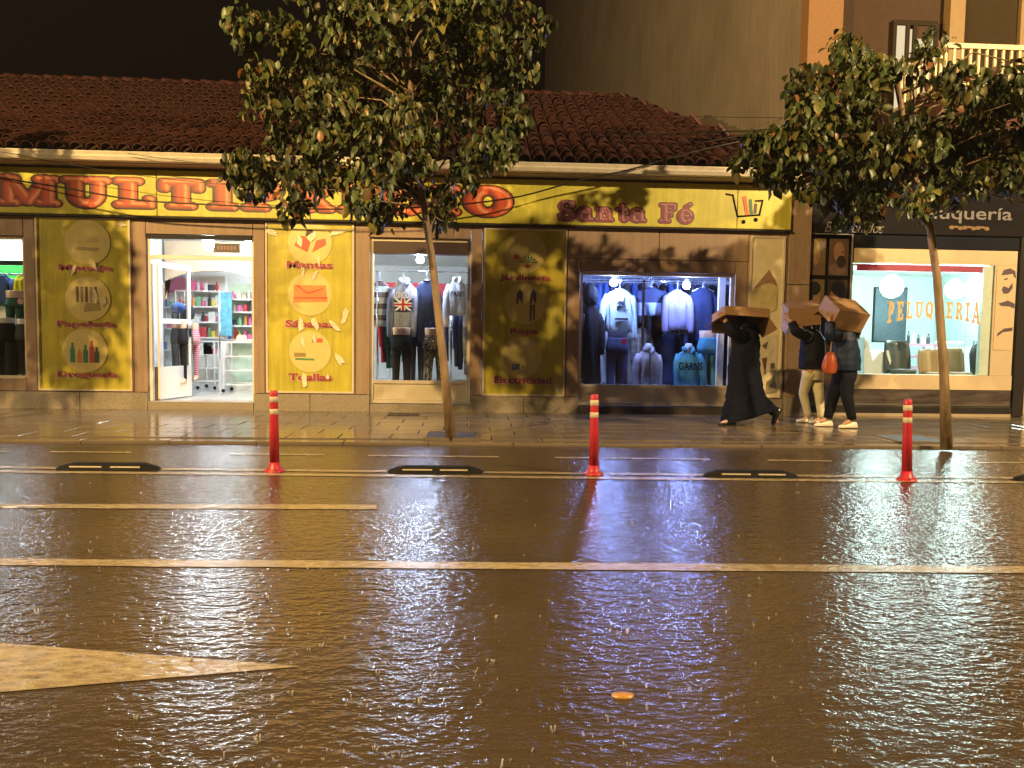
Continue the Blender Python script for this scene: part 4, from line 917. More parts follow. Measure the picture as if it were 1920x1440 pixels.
# ================================================================== fallen leaf and rain splashes
c = GR(1168, 1306); m = MB(); rng = []
for k in range(16):
    a = 2*math.pi*k/16; rng.append((c.x+.041*math.cos(a)*(1+.06*math.sin(3*a)), c.y+.026*math.sin(a)))
m.add([(c.x, c.y, .012)]+[(x, y, .007) for x, y in rng]+[(x, y, .001) for x, y in rng], [(0, 1+k, 1+(k+1) % 16) for k in range(16)]+[(1+k, 17+k, 17+(k+1) % 16, 1+(k+1) % 16) for k in range(16)])
fl = MB(); fl.v, fl.f, fl.mi = m.v, m.f, m.mi
tag(fl.build('fallen_leaf', mat('orange_leaf', (.36, .19, .05), .3, var=.3, vs=30), smooth=True), 'orange oval leaf lying flat on the wet road', 'leaf')
rs = random.Random(5); spl = MB()
for i in range(520):
    px = rs.uniform(-60, 1980); py = 850+620*rs.random()**.85
    c = GR(px, py)
    if c.y > -3.6: continue
    s = rs.uniform(.3, .8)*(.62 if rs.random() < .9 else 1.25)
    for k in range(rs.randint(2, 5)):
        a = rs.uniform(0, 6.28); lean = rs.uniform(.05, .5); h = rs.uniform(.010, .030)*s; w_ = rs.uniform(.0016, .0034)*s
        p0 = c+Vector((math.cos(a)*.006*s, math.sin(a)*.006*s, 0)); p1 = p0+Vector((math.cos(a)*h*lean, math.sin(a)*h*lean, h))
        spl.tube([p0-Vector((0, 0, .002)), p0.lerp(p1, .6), p1], [w_*1.6, w_*.8, w_*.9], 4)
    if rs.random() < .5:
        q = c+Vector((rs.gauss(0, .02), rs.gauss(0, .02), rs.uniform(.015, .06)*s)); spl.sphere(q, .0022*s*rs.uniform(.7, 1.5), 5, 3)
def watermat():
    m = bpy.data.materials.new('splash_water'); m.use_nodes = True; b = m.node_tree.nodes['Principled BSDF']
    b.inputs['Base Color'].default_value = (.6, .6, .6, 1); b.inputs['Roughness'].default_value = .15; b.inputs['Transmission Weight'].default_value = .35; b.inputs['IOR'].default_value = 1.33; return m
so = spl.build('rain_splashes', watermat(), loc=(0, 0, 0), smooth=True, kind='stuff', fix=False); tag(so, 'small rain splashes bouncing off the wet road', 'splash')
# ================================================================== lamps inside the shops
def bulb(px, py, y, r, label, name, ztop, col, s, cat='bulb', fw=None):
    p = PL(px, py, y); t = thing(name, label, cat, (p.x, p.y, p.z-r))
    MB().sphere(p, r, 14, 10).build('globe', emis('glow_'+name+str(px), col, s), t, True)
    MB().lathe((p.x, p.y, p.z+r*.85), [(r*.5, 0), (r*.45, .05), (.012, .07)], 10).build('socket', M_WHITE, t)
    MB().tube([(p.x, p.y, p.z+r+.04), (p.x, p.y, ztop+.01)], .006, 6).build('cord', M_WHITE, t)
COOL = (.31, .42, 1.0); NEUT = (.86, .95, 1.0); CYAN = (.76, 1.0, .95)
bulb(391, 459, .75, .085, 'bright round bulb hanging behind the transom of the doorway', 'light_bulb', 3.0, NEUT, 800)
bulb(788, 487, .55, .062, 'bright bulb hanging in the window with the union flag hoodie', 'light_bulb', 3.0, (.55, .68, 1.0), 900)
bulb(1151, 530, .22, .062, 'bright bulb over the pale mint hoodie in the blue-lit window', 'light_bulb', 3.0, COOL, 760)
bulb(1287, 535, .22, .062, 'bright bulb beside the lilac shirt in the blue-lit window', 'light_bulb', 3.0, COOL, 760)
bulb(1672, 538, 1.6, .20, 'big glowing globe lamp in the hairdresser nearest the four-photo poster', 'globe_lamp', 2.75, CYAN, 120, 'lamp')
bulb(1790, 543, 1.6, .17, 'big glowing globe lamp in the hairdresser above the sinks', 'globe_lamp', 2.75, CYAN, 120, 'lamp'); bulb(1828, 541, 1.9, .17, 'big glowing globe lamp in the hairdresser by the coat stand', 'globe_lamp', 2.75, CYAN, 120, 'lamp')
def tube_light(x, y, lab, ln=1.2, s=45):
    t = thing('ceiling_light', lab, 'ceiling light', (x, y, 2.9)); part('fixture', M_WHITE, t, x-ln/2, x+ln/2, y-.06, y+.06, 2.95, 3.0)
    MB().tube([(x-ln/2+.03, y, 2.925), (x+ln/2-.03, y, 2.925)], .024, 8).build('tube', emis('tube_glow', NEUT, 150), t)
tube_light(-8.0, 1.0, 'fluorescent tube light on the ceiling above the black leggings'); tube_light(-4.6, 4.2, 'fluorescent tube light on the ceiling behind the arch', 1.2, 45); tube_light(-3.5, 1.6, 'fluorescent tube light on the ceiling inside the doorway')
tube_light(-1.3, 2.9, 'fluorescent tube light on the ceiling behind the clothes racks'); tube_light(-4.6, 5.6, 'fluorescent tube light on the ceiling by the back wall', 1.2, 45)
# ================================================================== clothes
def cloth(name, col, rough=.85, var=.12, vs=14): return mat('cloth_'+name, col, rough, var=var, vs=vs, bump=.3, bs=16, spec=.18)
def stripes(name, c1, c2, scale, axis='Z', duty=.5):
    if name in MATS: return MATS[name]
    m = mat(name, c1, .8, bump=.2, bs=20); n = m.node_tree.nodes; l = m.node_tree.links
    tc = n.new('ShaderNodeTexCoord'); sx = n.new('ShaderNodeSeparateXYZ'); l.new(tc.outputs['Object'], sx.inputs[0])
    a = n.new('ShaderNodeMath'); a.operation = 'MULTIPLY'; a.inputs[1].default_value = scale; l.new(sx.outputs[axis], a.inputs[0])
    f = n.new('ShaderNodeMath'); f.operation = 'FRACT'; l.new(a.outputs[0], f.inputs[0])
    g = n.new('ShaderNodeMath'); g.operation = 'GREATER_THAN'; g.inputs[1].default_value = duty; l.new(f.outputs[0], g.inputs[0])
    x = n.new('ShaderNodeMix'); x.data_type = 'RGBA'; l.new(g.outputs[0], x.inputs[0]); x.inputs[6].default_value = (*c1, 1); x.inputs[7].default_value = (*c2, 1)
    l.new(x.outputs[2], n['Principled BSDF'].inputs['Base Color']); return m
def camo(name):
    m = mat(name, (.1, .1, .08), .85, bump=.2, bs=20); n = m.node_tree.nodes; l = m.node_tree.links
    nz = n.new('ShaderNodeTexNoise'); nz.inputs['Scale'].default_value = 9; nz.inputs['Detail'].default_value = 1; r = n.new('ShaderNodeValToRGB'); r.color_ramp.interpolation = 'CONSTANT'
    e = r.color_ramp.elements; e[0].color = (.012, .012, .014, 1); e[1].position = .48; e[1].color = (.16, .13, .08, 1); q = e.new(.56); q.color = (.05, .05, .035, 1); q = e.new(.63); q.color = (.34, .29, .2, 1)
    l.new(nz.outputs[0], r.inputs[0]); l.new(r.outputs[0], n['Principled BSDF'].inputs['Base Color']); return m
M_HANG = mat('white_hanger', (.75, .75, .75), .4); M_SKIN = mat('mannequin_skin', (.62, .40, .27), .4, var=.05); M_MWHT = mat('mannequin_white', (.72, .72, .72), .35)
def rail(x0, x1, y, z, lab, posts=()):
    t = thing('clothes_rail', lab, 'rail', ((x0+x1)/2, y, z)); MB().tube([(x0, y, z), (x1, y, z)], .014, 8).build('bar', MATS['chrome'], t, True)
    for x in posts: MB().tube([(x, y, .17), (x, y, z)], .014, 8).build('upright', MATS['chrome'], t, True)
    return t
def garment(name, label, cat, px, pt, pb, wpx, y, m, hood=False, sleeves=1.0, group=None, railz=None, trim=None, lean=0, slpx=None, zipm=None, short=False, m2=None, puff=0):
    """hanging top: torso with folds, sleeves, neckband or hood, hanger with hook"""
    a = PL(px, pt, y); b = PL(px+lean, pb, y); H = a.z-b.z; W = (PL(px+wpx/2, pt, y).x-PL(px-wpx/2, pt, y).x); ph = px*.37
    t = thing(name, label, cat, (b.x, y, b.z), group); cx = lambda u: b.x+(a.x-b.x)*u
    prof = [(0, .80, .075), (.03, .82, .08), (.06, .90, .09), (.3, .92, .095), (.55, .91, .10), (.74, .95, .09), (.84, .96, .07), (.90, .80, .06), (.955, .52, .055), (.99, .30, .05), (1.0, .25, .045)]
    if puff:
        pr2 = []
        n = puff
        for i in range(n*4+1):
            u = i/(n*4)*.93; k = 1+.06*abs(math.sin(u*n*math.pi/.93)); pr2.append((u, .90*k, .13*k))
        prof = pr2+[(.96, .6, .08), (1.0, .3, .06)]
    else:
        fine = []
        for (u0, w0, d0), (u1, w1, d1) in zip(prof, prof[1:]):
            for s in (0, .5): fine.append((u0+(u1-u0)*s, w0+(w1-w0)*s, d0+(d1-d0)*s))
        prof = fine+[prof[-1]]
    m_ = MB(); m_.loft([(cx(u), y, b.z+H*u, W/2*w_, d, .105*(1-u*.75)+.014) for u, w_, d in prof], 44, nf=5, ph=ph)
    body = m_.build('body', m, t, True)
    if sleeves:
        for s in (-1, 1):
            L = H*sleeves; x0 = cx(.82)+s*W*.425; z0 = b.z+H*.82
            if short: pts = [(x0, y, z0), (x0+s*.07, y-.01, z0-.12), (x0+s*.10, y-.01, z0-.2)]; rd = [.085, .085, .08]
            else:
                spread = (.13+.09*math.sin(ph+s))*W
                pts = [(x0-s*.02, y, z0+.02), (x0+s*spread*.6, y-.01, z0-L*.2), (x0+s*spread*.95, y-.03, z0-L*.5), (x0+s*spread*1.0, y-.05, z0-L*.78), (x0+s*spread*.98, y-.06, z0-L*.95), (x0+s*spread*.97, y-.06, z0-L)]; rd = [.07, .074, .064, .056, .05, .036]
            q = MB(); q.tube(pts, rd, 12, sq=.8)
            q.build('sleeve', m2 or m, t, True)
    if hood:
        q = MB(); q.tube([(cx(1)-W*.17, y-.05, b.z+H*.95), (cx(1)-W*.15, y+.02, b.z+H*1.01), (cx(1), y+.07, b.z+H*1.03), (cx(1)+W*.15, y+.02, b.z+H*1.01), (cx(1)+W*.17, y-.05, b.z+H*.95), (cx(1)+.02, y-.1, b.z+H*.9)], [.04, .055, .06, .055, .04, .02], 10); q.build('hood', m, t, True)
        for s in (-1, 1): MB().tube([(cx(1)+s*.03, y-.125, b.z+H*.9), (cx(1)+s*.035, y-.14, b.z+H*.75)], .005, 5).build('drawstring', trim or m, t)
    else:
        MB().tube([(cx(1)+W*.15*math.cos(k*.628), y+.05*math.sin(k*.628), b.z+H*1.0) for k in range(11)], .014, 6).build('collar', trim or m, t, True)
    if zipm: part('zip', zipm, t, cx(.5)-.008, cx(.5)+.008, y-.116, y-.09, b.z+H*.05, b.z+H*.88)
    if railz:
        hz = b.z+H*1.0; q = MB(); q.tube([(cx(.9)-W*.36, y, hz-.06), (cx(1), y, hz+.02), (cx(.9)+W*.36, y, hz-.06)], .012, 6); q.tube([(cx(1), y, hz+.02), (cx(1), y, max(hz+.05, railz-.03)), (cx(1)+.02, y, railz+.018), (cx(1)+.035, y, railz-.005)], .006, 6); q.build('hanger', M_HANG, t, True)
    return t, (lambda u, v: (cx(v)+u*W/2, y-.132, b.z+H*v)), W, H
def legs(label, px, pt, pb, wpx, y, m, skin=M_SKIN, cat='mannequin', group=None, stump=14, zb=None, tagm=None):
    """mannequin from waist down wearing trousers"""
    a = PL(px, pt, y); b = PL(px, pb, y); W = PL(px+wpx/2, pt, y).x-PL(px-wpx/2, pt, y).x; H = a.z-b.z; sz = stump/112
    t = thing('leg_mannequin', label, cat, (a.x, y, b.z), group)
    MB().loft([(a.x, y, a.z-sz*1.3, W*.44, .10), (a.x, y, a.z-sz, W*.42, .10), (a.x, y, a.z-.01, W*.45, .105), (a.x, y, a.z, W*.43, .10)], 20).build('waist', skin, t, True)
    q = MB(); zt = a.z-sz; zc = zt-(zt-b.z)*.28
    q.loft([(a.x, y, zc-.02, W*.50, .13, .02), (a.x, y, zc+.06, W*.52, .14, .02), (a.x, y, zt-.08, W*.48, .13, .015), (a.x, y, zt-.02, W*.44, .115, .01), (a.x, y, zt+.005, W*.44, .112, 0)], 26, nf=9)
    q.build('trousers', m, t, True)
    for s in (-1, 1):
        zs = [zc+.05, zc-.08, (zc*.6+b.z*.4), (zc*.3+b.z*.7), b.z+.06, b.z]; rr = [W*.245, W*.24, W*.21, W*.18, W*.17, W*.165]
        q = MB(); q.loft([(a.x+s*W*(.25+.03*i/5), y-.01*i/5, z, r, r*.9, .03) for i, (z, r) in enumerate(zip(zs, rr))], 18, nf=5, ph=s+px); q.build('trouser_leg', m, t, True)
    for s in (-1, 1):
        x = a.x+s*W*.28; MB().loft([(x, y-.05, b.z-.06, .035, .11), (x, y-.03, b.z-.03, .04, .09), (x, y, b.z+.03, .04, .045)], 12).build('foot', skin, t, True)
    if tagm: c = PL(px+wpx*.28, pt+20, y-.16); MB().disc((c.x, c.z), .045, .05, y-.165, y-.155, 16).build('price_tag', tagm, t)
    return t
C = cloth
NAVY = C('navy', (.025, .035, .085)); BLACK = C('black', (.012, .012, .015)); LGREY = C('light_grey', (.25, .28, .38)); MINT = C('mint', (.50, .64, .64)); LILAC = C('lilac', (.27, .24, .38)); TEALC = C('teal', (.07, .26, .33)); SILVER = C('silver', (.33, .33, .38), .45); CREAMC = C('cream', (.62, .60, .55)); DGREEN = C('dark_green', (.02, .09, .06)); DGREY = C('dark_grey', (.06, .06, .07)); BEIGE = C('beige', (.38, .33, .27)); REDC = C('red', (.42, .03, .05)); GREENC = C('green', (.06, .22, .12)); BLUEC = C('blue', (.05, .10, .30)); PALEBLUE = C('pale_blue', (.40, .48, .66)); OLIVE = C('olive', (.10, .10, .05))
# ---- middle window
RZ2 = 2.36
rail(W2[0], W2[1]+.15, .62, RZ2, 'chrome rail with hangers in the union flag hoodie window', posts=(W2[0]+.04, W2[1]+.12))
STRB = stripes('sweater_stripes', (.60, .68, .66), (.17, .13, .13), 5.2, 'Z', .52)
garment('striped_sweater', 'white and brown striped sweater on a hanger in the middle window', 'sweater', 712, 528, 612, 42, .74, STRB, railz=RZ2, sleeves=.8)
t, at, W_, H_ = garment('hoodie', 'light grey hoodie with LONDON lettering and a union flag print', 'hoodie', 757, 527, 616, 42, .62, LGREY, hood=True, sleeves=1.0, railz=RZ2)
text('lettering', 'LONDON', at(0, .70), W_*.80, C('print_pale', (.70, .74, .85)), t, .02, 0, .11)
fx, fy, fz = at(0, .50); FW, FH = .30, .20; fy -= .002
part('flag_field', C('flag_blue', (.02, .03, .16)), t, fx-FW/2, fx+FW/2, fy, fy+.05, fz-FH/2, fz+FH/2)
WHT = C('flag_white', (.75, .75, .78)); 
for s in (-1, 1):
    q = MB(); q.prism([(fx-FW/2, fz-s*FH/2), (fx-FW/2+.05, fz-s*FH/2), (fx+FW/2, fz+s*FH/2), (fx+FW/2-.05, fz+s*FH/2)], fy-.002-.0006*(s+1), fy); q.build('flag_diagonal', WHT, t)
part('flag_cross', WHT, t, fx-.038, fx+.038, fy-.0045, fy, fz-FH/2, fz+FH/2); part('flag_cross', WHT, t, fx-FW/2, fx+FW/2, fy-.005, fy, fz-.032, fz+.032)
part('flag_cross', REDC, t, fx-.02, fx+.02, fy-.0055, fy, fz-FH/2, fz+FH/2); part('flag_cross', REDC, t, fx-FW/2, fx+FW/2, fy-.006, fy, fz-.017, fz+.017)
garment('jacket', 'dark navy jacket on a white hanger beside the union flag hoodie', 'jacket', 800, 527, 650, 44, .66, NAVY, railz=RZ2, sleeves=.8)
t, at, W_, H_ = garment('hoodie', 'white hoodie with PARIS lettering hanging behind the leaning tree', 'hoodie', 858, 525, 592, 34, .62, CREAMC, hood=True, railz=RZ2, sleeves=1.15)
text('lettering', 'PARIS', at(0, .60), W_*.75, BLACK, t, .02, 0, .09)
legs('leg mannequin in plain black leggings under the union flag hoodie', 753, 614, 718, 38, .5, BLACK)
legs('leg mannequin in camouflage trousers beside the leaning tree', 815, 615, 718, 42, .5, camo('camo_cloth'))
legs('leg mannequin in black trousers with a pale pocket patch', 782, 604, 716, 30, .8, DGREY, skin=BLACK)
part_t = thing('bargain_banner', 'red banner on the wall behind the striped sweater', 'banner', (-.9, 2.55, 2.1)); part('cloth', mat('banner_red', (.55, .04, .05), .6), part_t, -2.6, -.55, 3.0, 3.02, 1.9, 2.32)
part('cloth', mat('banner_dark', (.03, .03, .06), .6), part_t, -.54, 1.0, 3.0, 3.02, 1.85, 2.32)
def rackrow(x0, x1, y, ztop, hmin, hmax, n, cols, where, group, seed, xpost=True):
    rs = random.Random(seed)
    rail(x0-.06, x1+.06, y, ztop+.09, 'clothes rail '+where, posts=(x0-.05, x1+.05) if xpost else ())
    for i in range(n):
        x = x0+(x1-x0)*(i+.5)/n+rs.gauss(0, .01); nm, m = rs.choice(cols); h = rs.uniform(hmin, hmax); z1 = ztop+.0
        t = thing('hanging_garment', '%s garment hanging edge-on %s' % (nm, where), 'garment', (x, y, z1-h), group)
        q = MB(); ph = rs.uniform(0, 6); wv = (x1-x0)/n*.62
        q.loft([(x+.012*math.sin(ph), y, z1-h, wv*.75, .23, .05), (x, y, z1-h*.7, wv*.85, .23, .05), (x+.008*math.sin(ph*2), y, z1-h*.35, wv*.8, .225, .04), (x, y, z1-.1, wv*.7, .22, .02), (x, y, z1-.03, wv*.5, .14, 0), (x, y, z1, wv*.2, .05, 0)], 16, nf=6, ph=ph); q.build('body', m, t, True)
        q = MB(); q.tube([(x, y-.17, z1-.11), (x-wv*.4, y-.2, z1-h*.35), (x-wv*.3, y-.2, z1-h*.72)], [.05, .05, .035], 8); q.build('sleeve', m, t, True)
        MB().tube([(x, y, z1-.02), (x, y, z1+.07), (x+.012, y, z1+.102)], .006, 5).build('hanger', M_HANG, t)
LOOK = [('navy', NAVY), ('black', BLACK), ('dark grey', DGREY), ('silver grey', SILVER), ('beige', BEIGE), ('pale blue', PALEBLUE)]
rackrow(-1.6, -1.05, 1.05, 1.75, .8, 1.1, 6, [('teal', TEALC), ('green', GREENC), ('red', REDC), ('dark green', DGREEN)], 'under the striped sweater', 'garments on the rack under the sweater', 21)
rackrow(-.32, .35, 1.0, 1.80, .8, 1.2, 8, [('navy', NAVY), ('dark grey', DGREY), ('silver grey', SILVER), ('black', BLACK)], 'under the white PARIS hoodie', 'garments on the rack under the white hoodie', 22)
rackrow(-1.5, .9, 2.0, 1.9, .8, 1.1, 18, LOOK, 'on the far rack behind the middle window', 'garments on the far rack', 23)
# ---- blue-lit window
RZ3 = 2.28
rail(1.4, 4.9, .8, RZ3, 'long chrome rail in the blue-lit window', posts=(1.42, 4.88))
t, at, W_, H_ = garment('hoodie', 'pale mint hoodie with ICAN lettering in the blue-lit window', 'hoodie', 1162, 543, 622, 54, .52, MINT, hood=False, sleeves=1.0, railz=RZ3)
text('lettering', 'ICAN', at(-.05, .66), W_*.27, BLACK, t, .03, 0, .075); c = at(-.05, .59); part('print_bar', BLACK, t, c[0]-.07, c[0]+.07, c[1]-.002, c[1]+.03, c[2]-.006, c[2]+.006); c = at(.02, .30); part('print_bar', BLACK, t, c[0]-.11, c[0]+.11, c[1]-.002, c[1]+.03, c[2]-.016, c[2]+.016)
c = at(-.05, .80); part('price_tag', mat('tag_card', (.6, .5, .42), .6), t, c[0]-.045, c[0]+.045, c[1]-.006, c[1]+.02, c[2]-.06, c[2]+.06)
garment('sweatshirt', 'navy and pale blue block sweatshirt on a white hanger', 'sweatshirt', 1222, 540, 592, 48, .78, stripes('block_sweat', (.40, .48, .66), (.025, .035, .085), 1.0, 'Z', .22), sleeves=1.1, railz=RZ3)
garment('shirt', 'lilac shirt with pointed hem hanging under the right bulb', 'shirt', 1270, 545, 618, 48, .62, LILAC, sleeves=.9, railz=RZ3, zipm=LILAC)
garment('jacket', 'large dark navy jacket hanging at the end of the blue-lit window', 'jacket', 1318, 540, 640, 56, .72, NAVY, sleeves=.9, railz=RZ3)
legs('leg mannequin in dark blue joggers with a red round tag', 1158, 620, 726, 42, .46, C('jogger', (.06, .065, .13)), skin=DGREY, tagm=mat('red_tag', (.7, .03, .04), .4))
legs('leg mannequin in teal track trousers at the end of the blue-lit window', 1330, 620, 726, 42, .52, TEALC)
def bust(label, px, pt, pb, wpx, y, m, neck=M_MWHT, hood=True, zipm=None, word=None):
    t, at, W_, H_ = garment('torso_mannequin', label, 'mannequin', px, pt, pb, wpx, y, m, hood=hood, sleeves=.95, zipm=zipm)
    x, yy, z = at(0, 1.0); MB().loft([(x, y, z-.06, .07, .065), (x, y, z+.04, .055, .055), (x, y, z+.09, .055, .055), (x, y, z+.1, .045, .045)], 16).build('neck', neck, t, True)
    if word: text('lettering', word, at(0, .55), W_*1.0, BLACK, t, .02, 0, .13)
    return t, at
bust('white torso mannequin in a silver grey zipped windbreaker', 1216, 655, 724, 42, .42, SILVER, zipm=DGREY)
t, at = bust('white torso mannequin in a teal hoodie with black GARNS lettering', 1291, 655, 724, 44, .42, TEALC, word='GARNS')
for i, (px, m_, lab) in enumerate([(1132, CREAMC, 'pale puffer jacket hanging behind the dark blue joggers'), (1186, BEIGE, 'beige puffer jacket hanging behind the silver windbreaker'), (1204, BEIGE, 'hooded beige puffer jacket hanging just behind the silver windbreaker'), (1255, NAVY, 'navy puffer jacket hanging behind the lilac shirt'), (1283, BLACK, 'black puffer jacket hanging behind the teal hoodie')]):
    garment('puffer_jacket', lab, 'jacket', px, 622, 718, 34, .95, m_, sleeves=.9, puff=7, hood=(i == 2), railz=1.72)
rail(1.4, 4.9, .95, 1.62+.10, 'lower chrome rail with puffer jackets in the blue-lit window', posts=(1.46, 4.84))
rackrow(1.4, 4.8, 1.35, 2.28, .8, 1.1, 26, [('navy', NAVY), ('black', BLACK), ('blue', BLUEC), ('dark grey', DGREY), ('silver grey', SILVER)], 'along the back of the blue-lit window', 'garments along the back of the blue-lit window', 24)
rackrow(1.4, 4.8, 1.45, 1.35, .7, .85, 24, [('navy', NAVY), ('black', BLACK), ('dark grey', DGREY), ('olive', OLIVE)], 'low down at the back of the blue-lit window', 'garments low at the back of the blue-lit window', 25)
# plain black hooded cloak on a stand (its mask is left out)
t, at, W_, H_ = garment('hooded_cloak', 'long black hooded cloak on a stand at the edge of the blue-lit window', 'cloak', 1108, 562, 724, 34, .42, BLACK, sleeves=.45, hood=False)
x, yy, z = at(0, 1.0); MB().loft([(x, .44, z-.08, .10, .10), (x-.01, .44, z+.05, .13, .13), (x-.01, .46, z+.17, .12, .125), (x-.01, .48, z+.26, .07, .08), (x-.01, .48, z+.29, .02, .02)], 18, fold=.03).build('hood', BLACK, t, True)
# ---- left window
legs('leg mannequin in black leggings with a white waistband', 8, 596, 705, 40, .45, BLACK, skin=M_MWHT, stump=10)
legs('leg mannequin in dark grey leggings with a white waistband', 46, 598, 705, 30, .5, DGREY, skin=M_MWHT, stump=10)
legs('small leg mannequin in dark green joggers above the leggings', 28, 545, 610, 36, .7, DGREEN, tagm=mat('pink_tag', (.6, .3, .3), .4))
garment('shirt', 'blue T-shirt hanging in the window with the dark green joggers', 'shirt', 6, 518, 570, 36, .8, BLUEC, short=True, railz=2.2)
garment('sports_top', 'bright yellow sports top hanging above the dark green joggers', 'top', 40, 518, 548, 24, .8, C('yellow', (.75, .72, .03)), sleeves=0, railz=2.2)
rail(-9.4, -6.2, .8, 2.2, 'chrome rail in the window with the yellow top', posts=(-9.4, -6.2))
part_b = thing('display_stand', 'dark display block under the green joggers', 'stand', (-7.2, .7, .5)); c = PL(28, 612, .7); part('block', BLACK, part_b, c.x-.16, c.x+.16, .6, .86, .49, c.z+.02)
sh = thing('wall_shelf', 'white wall shelf with green boxes behind the yellow top', 'shelf', (-8, 1.6, 2.0)); part('board', M_WHITE, sh, -9.8, -5.92, 1.4, 1.9, 2.13, 2.17); part('back_panel', M_INW, sh, -9.8, -5.92, 1.9, 1.95, .172, 2.99); part('board', M_WHITE, sh, -9.8, -5.92, 1.4, 1.9, 2.48, 2.51)
for i, (a, b, m_, nm) in enumerate([(-8.5, -7.55, mat('green_box', (.06, .42, .08), .5), 'bright green'), (-7.5, -7.0, mat('white_box', (.55, .6, .62), .5), 'pale grey'), (-6.9, -6.1, MATS['green_box'], 'long green')]): 
    o = part('storage_box', m_, None, a, b, 1.45, 1.8, 2.17, 2.40, b=.01); tag(o, nm+' storage box on the white wall shelf', 'box')
part('wall_panel', mat('green_wall', (.05, .2, .08), .7), sh, -9.8, -5.92, 1.885, 1.899, 1.7, 2.12)
# ---- inside the door
def product(kind, x, y, z, nm, m, where, grp, rs):
    if kind == 'bottle':
        r = rs.uniform(.026, .04); h = rs.uniform(.15, .25); q = MB(); q.lathe((x, y, z), [(r, 0), (r, h*.62), (r*.45, h*.78), (r*.45, h), (.004, h+.002)], 10); o = q.build('bottle', m, smooth=False)
    elif kind == 'jar':
        r = rs.uniform(.04, .06); h = rs.uniform(.09, .14); q = MB(); q.lathe((x, y, z), [(r, 0), (r, h*.8), (r*.9, h*.82), (r*.9, h), (.004, h+.002)], 12); o = q.build('jar', m)
    else:
        a = rs.uniform(.04, .08); h = rs.uniform(.10, .24); q = MB(); q.bbox(x-a, x+a, y-.05, y+.05, z, z+h, .004); o = q.build('carton', m)
    tag(o, '%s %s %s' % (nm, {'bottle': 'bottle', 'jar': 'jar', 'box': 'carton'}[kind], where), {'bottle': 'bottle', 'jar': 'jar', 'box': 'carton'}[kind], grp)
PC = [('pink', mat('p_pink', (.65, .12, .3), .35)), ('white', mat('p_white', (.72, .72, .7), .35)), ('yellow', mat('p_yellow', (.68, .55, .1), .35)), ('green', mat('p_green', (.2, .42, .22), .35)), ('blue', mat('p_blue', (.1, .2, .5), .35)), ('black', mat('p_black', (.04, .04, .05), .35)), ('orange', mat('p_orange', (.65, .25, .06), .35)), ('cream', mat('p_cream', (.62, .56, .42), .4)), ('red', mat('p_red', (.5, .05, .06), .35))]
def shelfunit(px0, px1, y, pys, lab, where, grp, seed, backcol=M_WHITE):
    rs = random.Random(seed); x0 = PL(px0, 600, y).x; x1 = PL(px1, 600, y).x; zs = [PL((px0+px1)/2, p, y).z for p in pys]
    t = thing('shelf_unit', lab, 'shelf', ((x0+x1)/2, y, .172)); part('back_panel', backcol, t, x0, x1, y+.32, y+.34, .172, zs[0]+.32)
    for x in (x0, x1): part('upright', M_WHITE, t, x-.015, x+.015, y+.29, y+.319, .172, zs[0]+.32)
    part('kickboard', M_WHITE, t, x0, x1, y-.02, y+.28, .172, .24)
    for z in zs:
        part('shelf_board', M_WHITE, t, x0, x1, y-.02, y+.318, z-.03, z)
        x = x0+.08
        while x < x1-.06:
            nm, m = rs.choice(PC); product(rs.choice(['bottle', 'bottle', 'jar', 'box']), x, y+.08+rs.random()*.08, z, nm, m, where, grp, rs); x += rs.uniform(.085, .115)
shelfunit(352, 414, 3.3, [545, 574, 603, 632], 'white shelf unit full of bottles beyond the trouser mannequins', 'on the white shelf unit beyond the trouser mannequins', 'goods on the shelf unit beyond the mannequins', 31)
shelfunit(418, 500, 2.9, [560, 584, 610, 636], 'green and white shelf unit behind the wire trolley with the straw hat', 'on the green-backed shelf unit behind the wire trolley', 'goods on the green-backed shelf unit', 32, mat('pale_green', (.50, .62, .48), .6))
shelfunit(300, 350, 4.0, [535, 575, 615, 655], 'far white shelf unit glimpsed past the open door leaf', 'on the far shelf unit past the door leaf', 'goods on the far shelf unit', 33)
c = PL(424, 595, 2.7); o = MB().bbox(c.x-.13, c.x+.13, 2.62, 2.66, PL(424, 610, 2.64).z-.2, PL(424, 548, 2.64).z, .003).build('hanging_bag', mat('blue_green_bag', (.12, .35, .45), .3, var=.6, vs=9)); tag(o, 'blue and green printed bag hanging on the shelf unit corner', 'bag')
def wire_trolley(px0, px1, pt, pb, y, lab):
    x0 = PL(px0, 660, y).x; x1 = PL(px1, 660, y).x; z1 = PL(px0, pt, y).z; z0 = .17; t = thing('wire_trolley', lab, 'trolley', ((x0+x1)/2, y, z0)); d = .5
    for x in (x0, x1):
        for yy in (y, y+d): MB().tube([(x, yy, z0+.06), (x, yy, z1)], .014, 6).build('post', M_WHITE, t); MB().sphere((x, yy, z0+.035), .035, 8, 6).build('caster', BLACK, t)
    for k in range(4):
        z = z0+.15+(z1-z0-.15)*k/3; q = MB()
        for a, b in (((x0, y), (x1, y)), ((x1, y), (x1, y+d)), ((x1, y+d), (x0, y+d)), ((x0, y+d), (x0, y))): q.tube([(*a, z), (*b, z)], .009, 5)
        for i in range(1, 6): q.tube([(x0+(x1-x0)*i/6, y, z), (x0+(x1-x0)*i/6, y+d, z)], .005, 4)
        q.build('wire_shelf', M_WHITE, t)
    return x0, x1, z1, d
x0, x1, z1, d = wire_trolley(418, 484, 642, 706, 2.0, 'white wire trolley carrying a straw hat')
x0b, x1b, z1b, db = wire_trolley(370, 402, 640, 690, 2.7, 'smaller white wire trolley beyond the striped trousers')
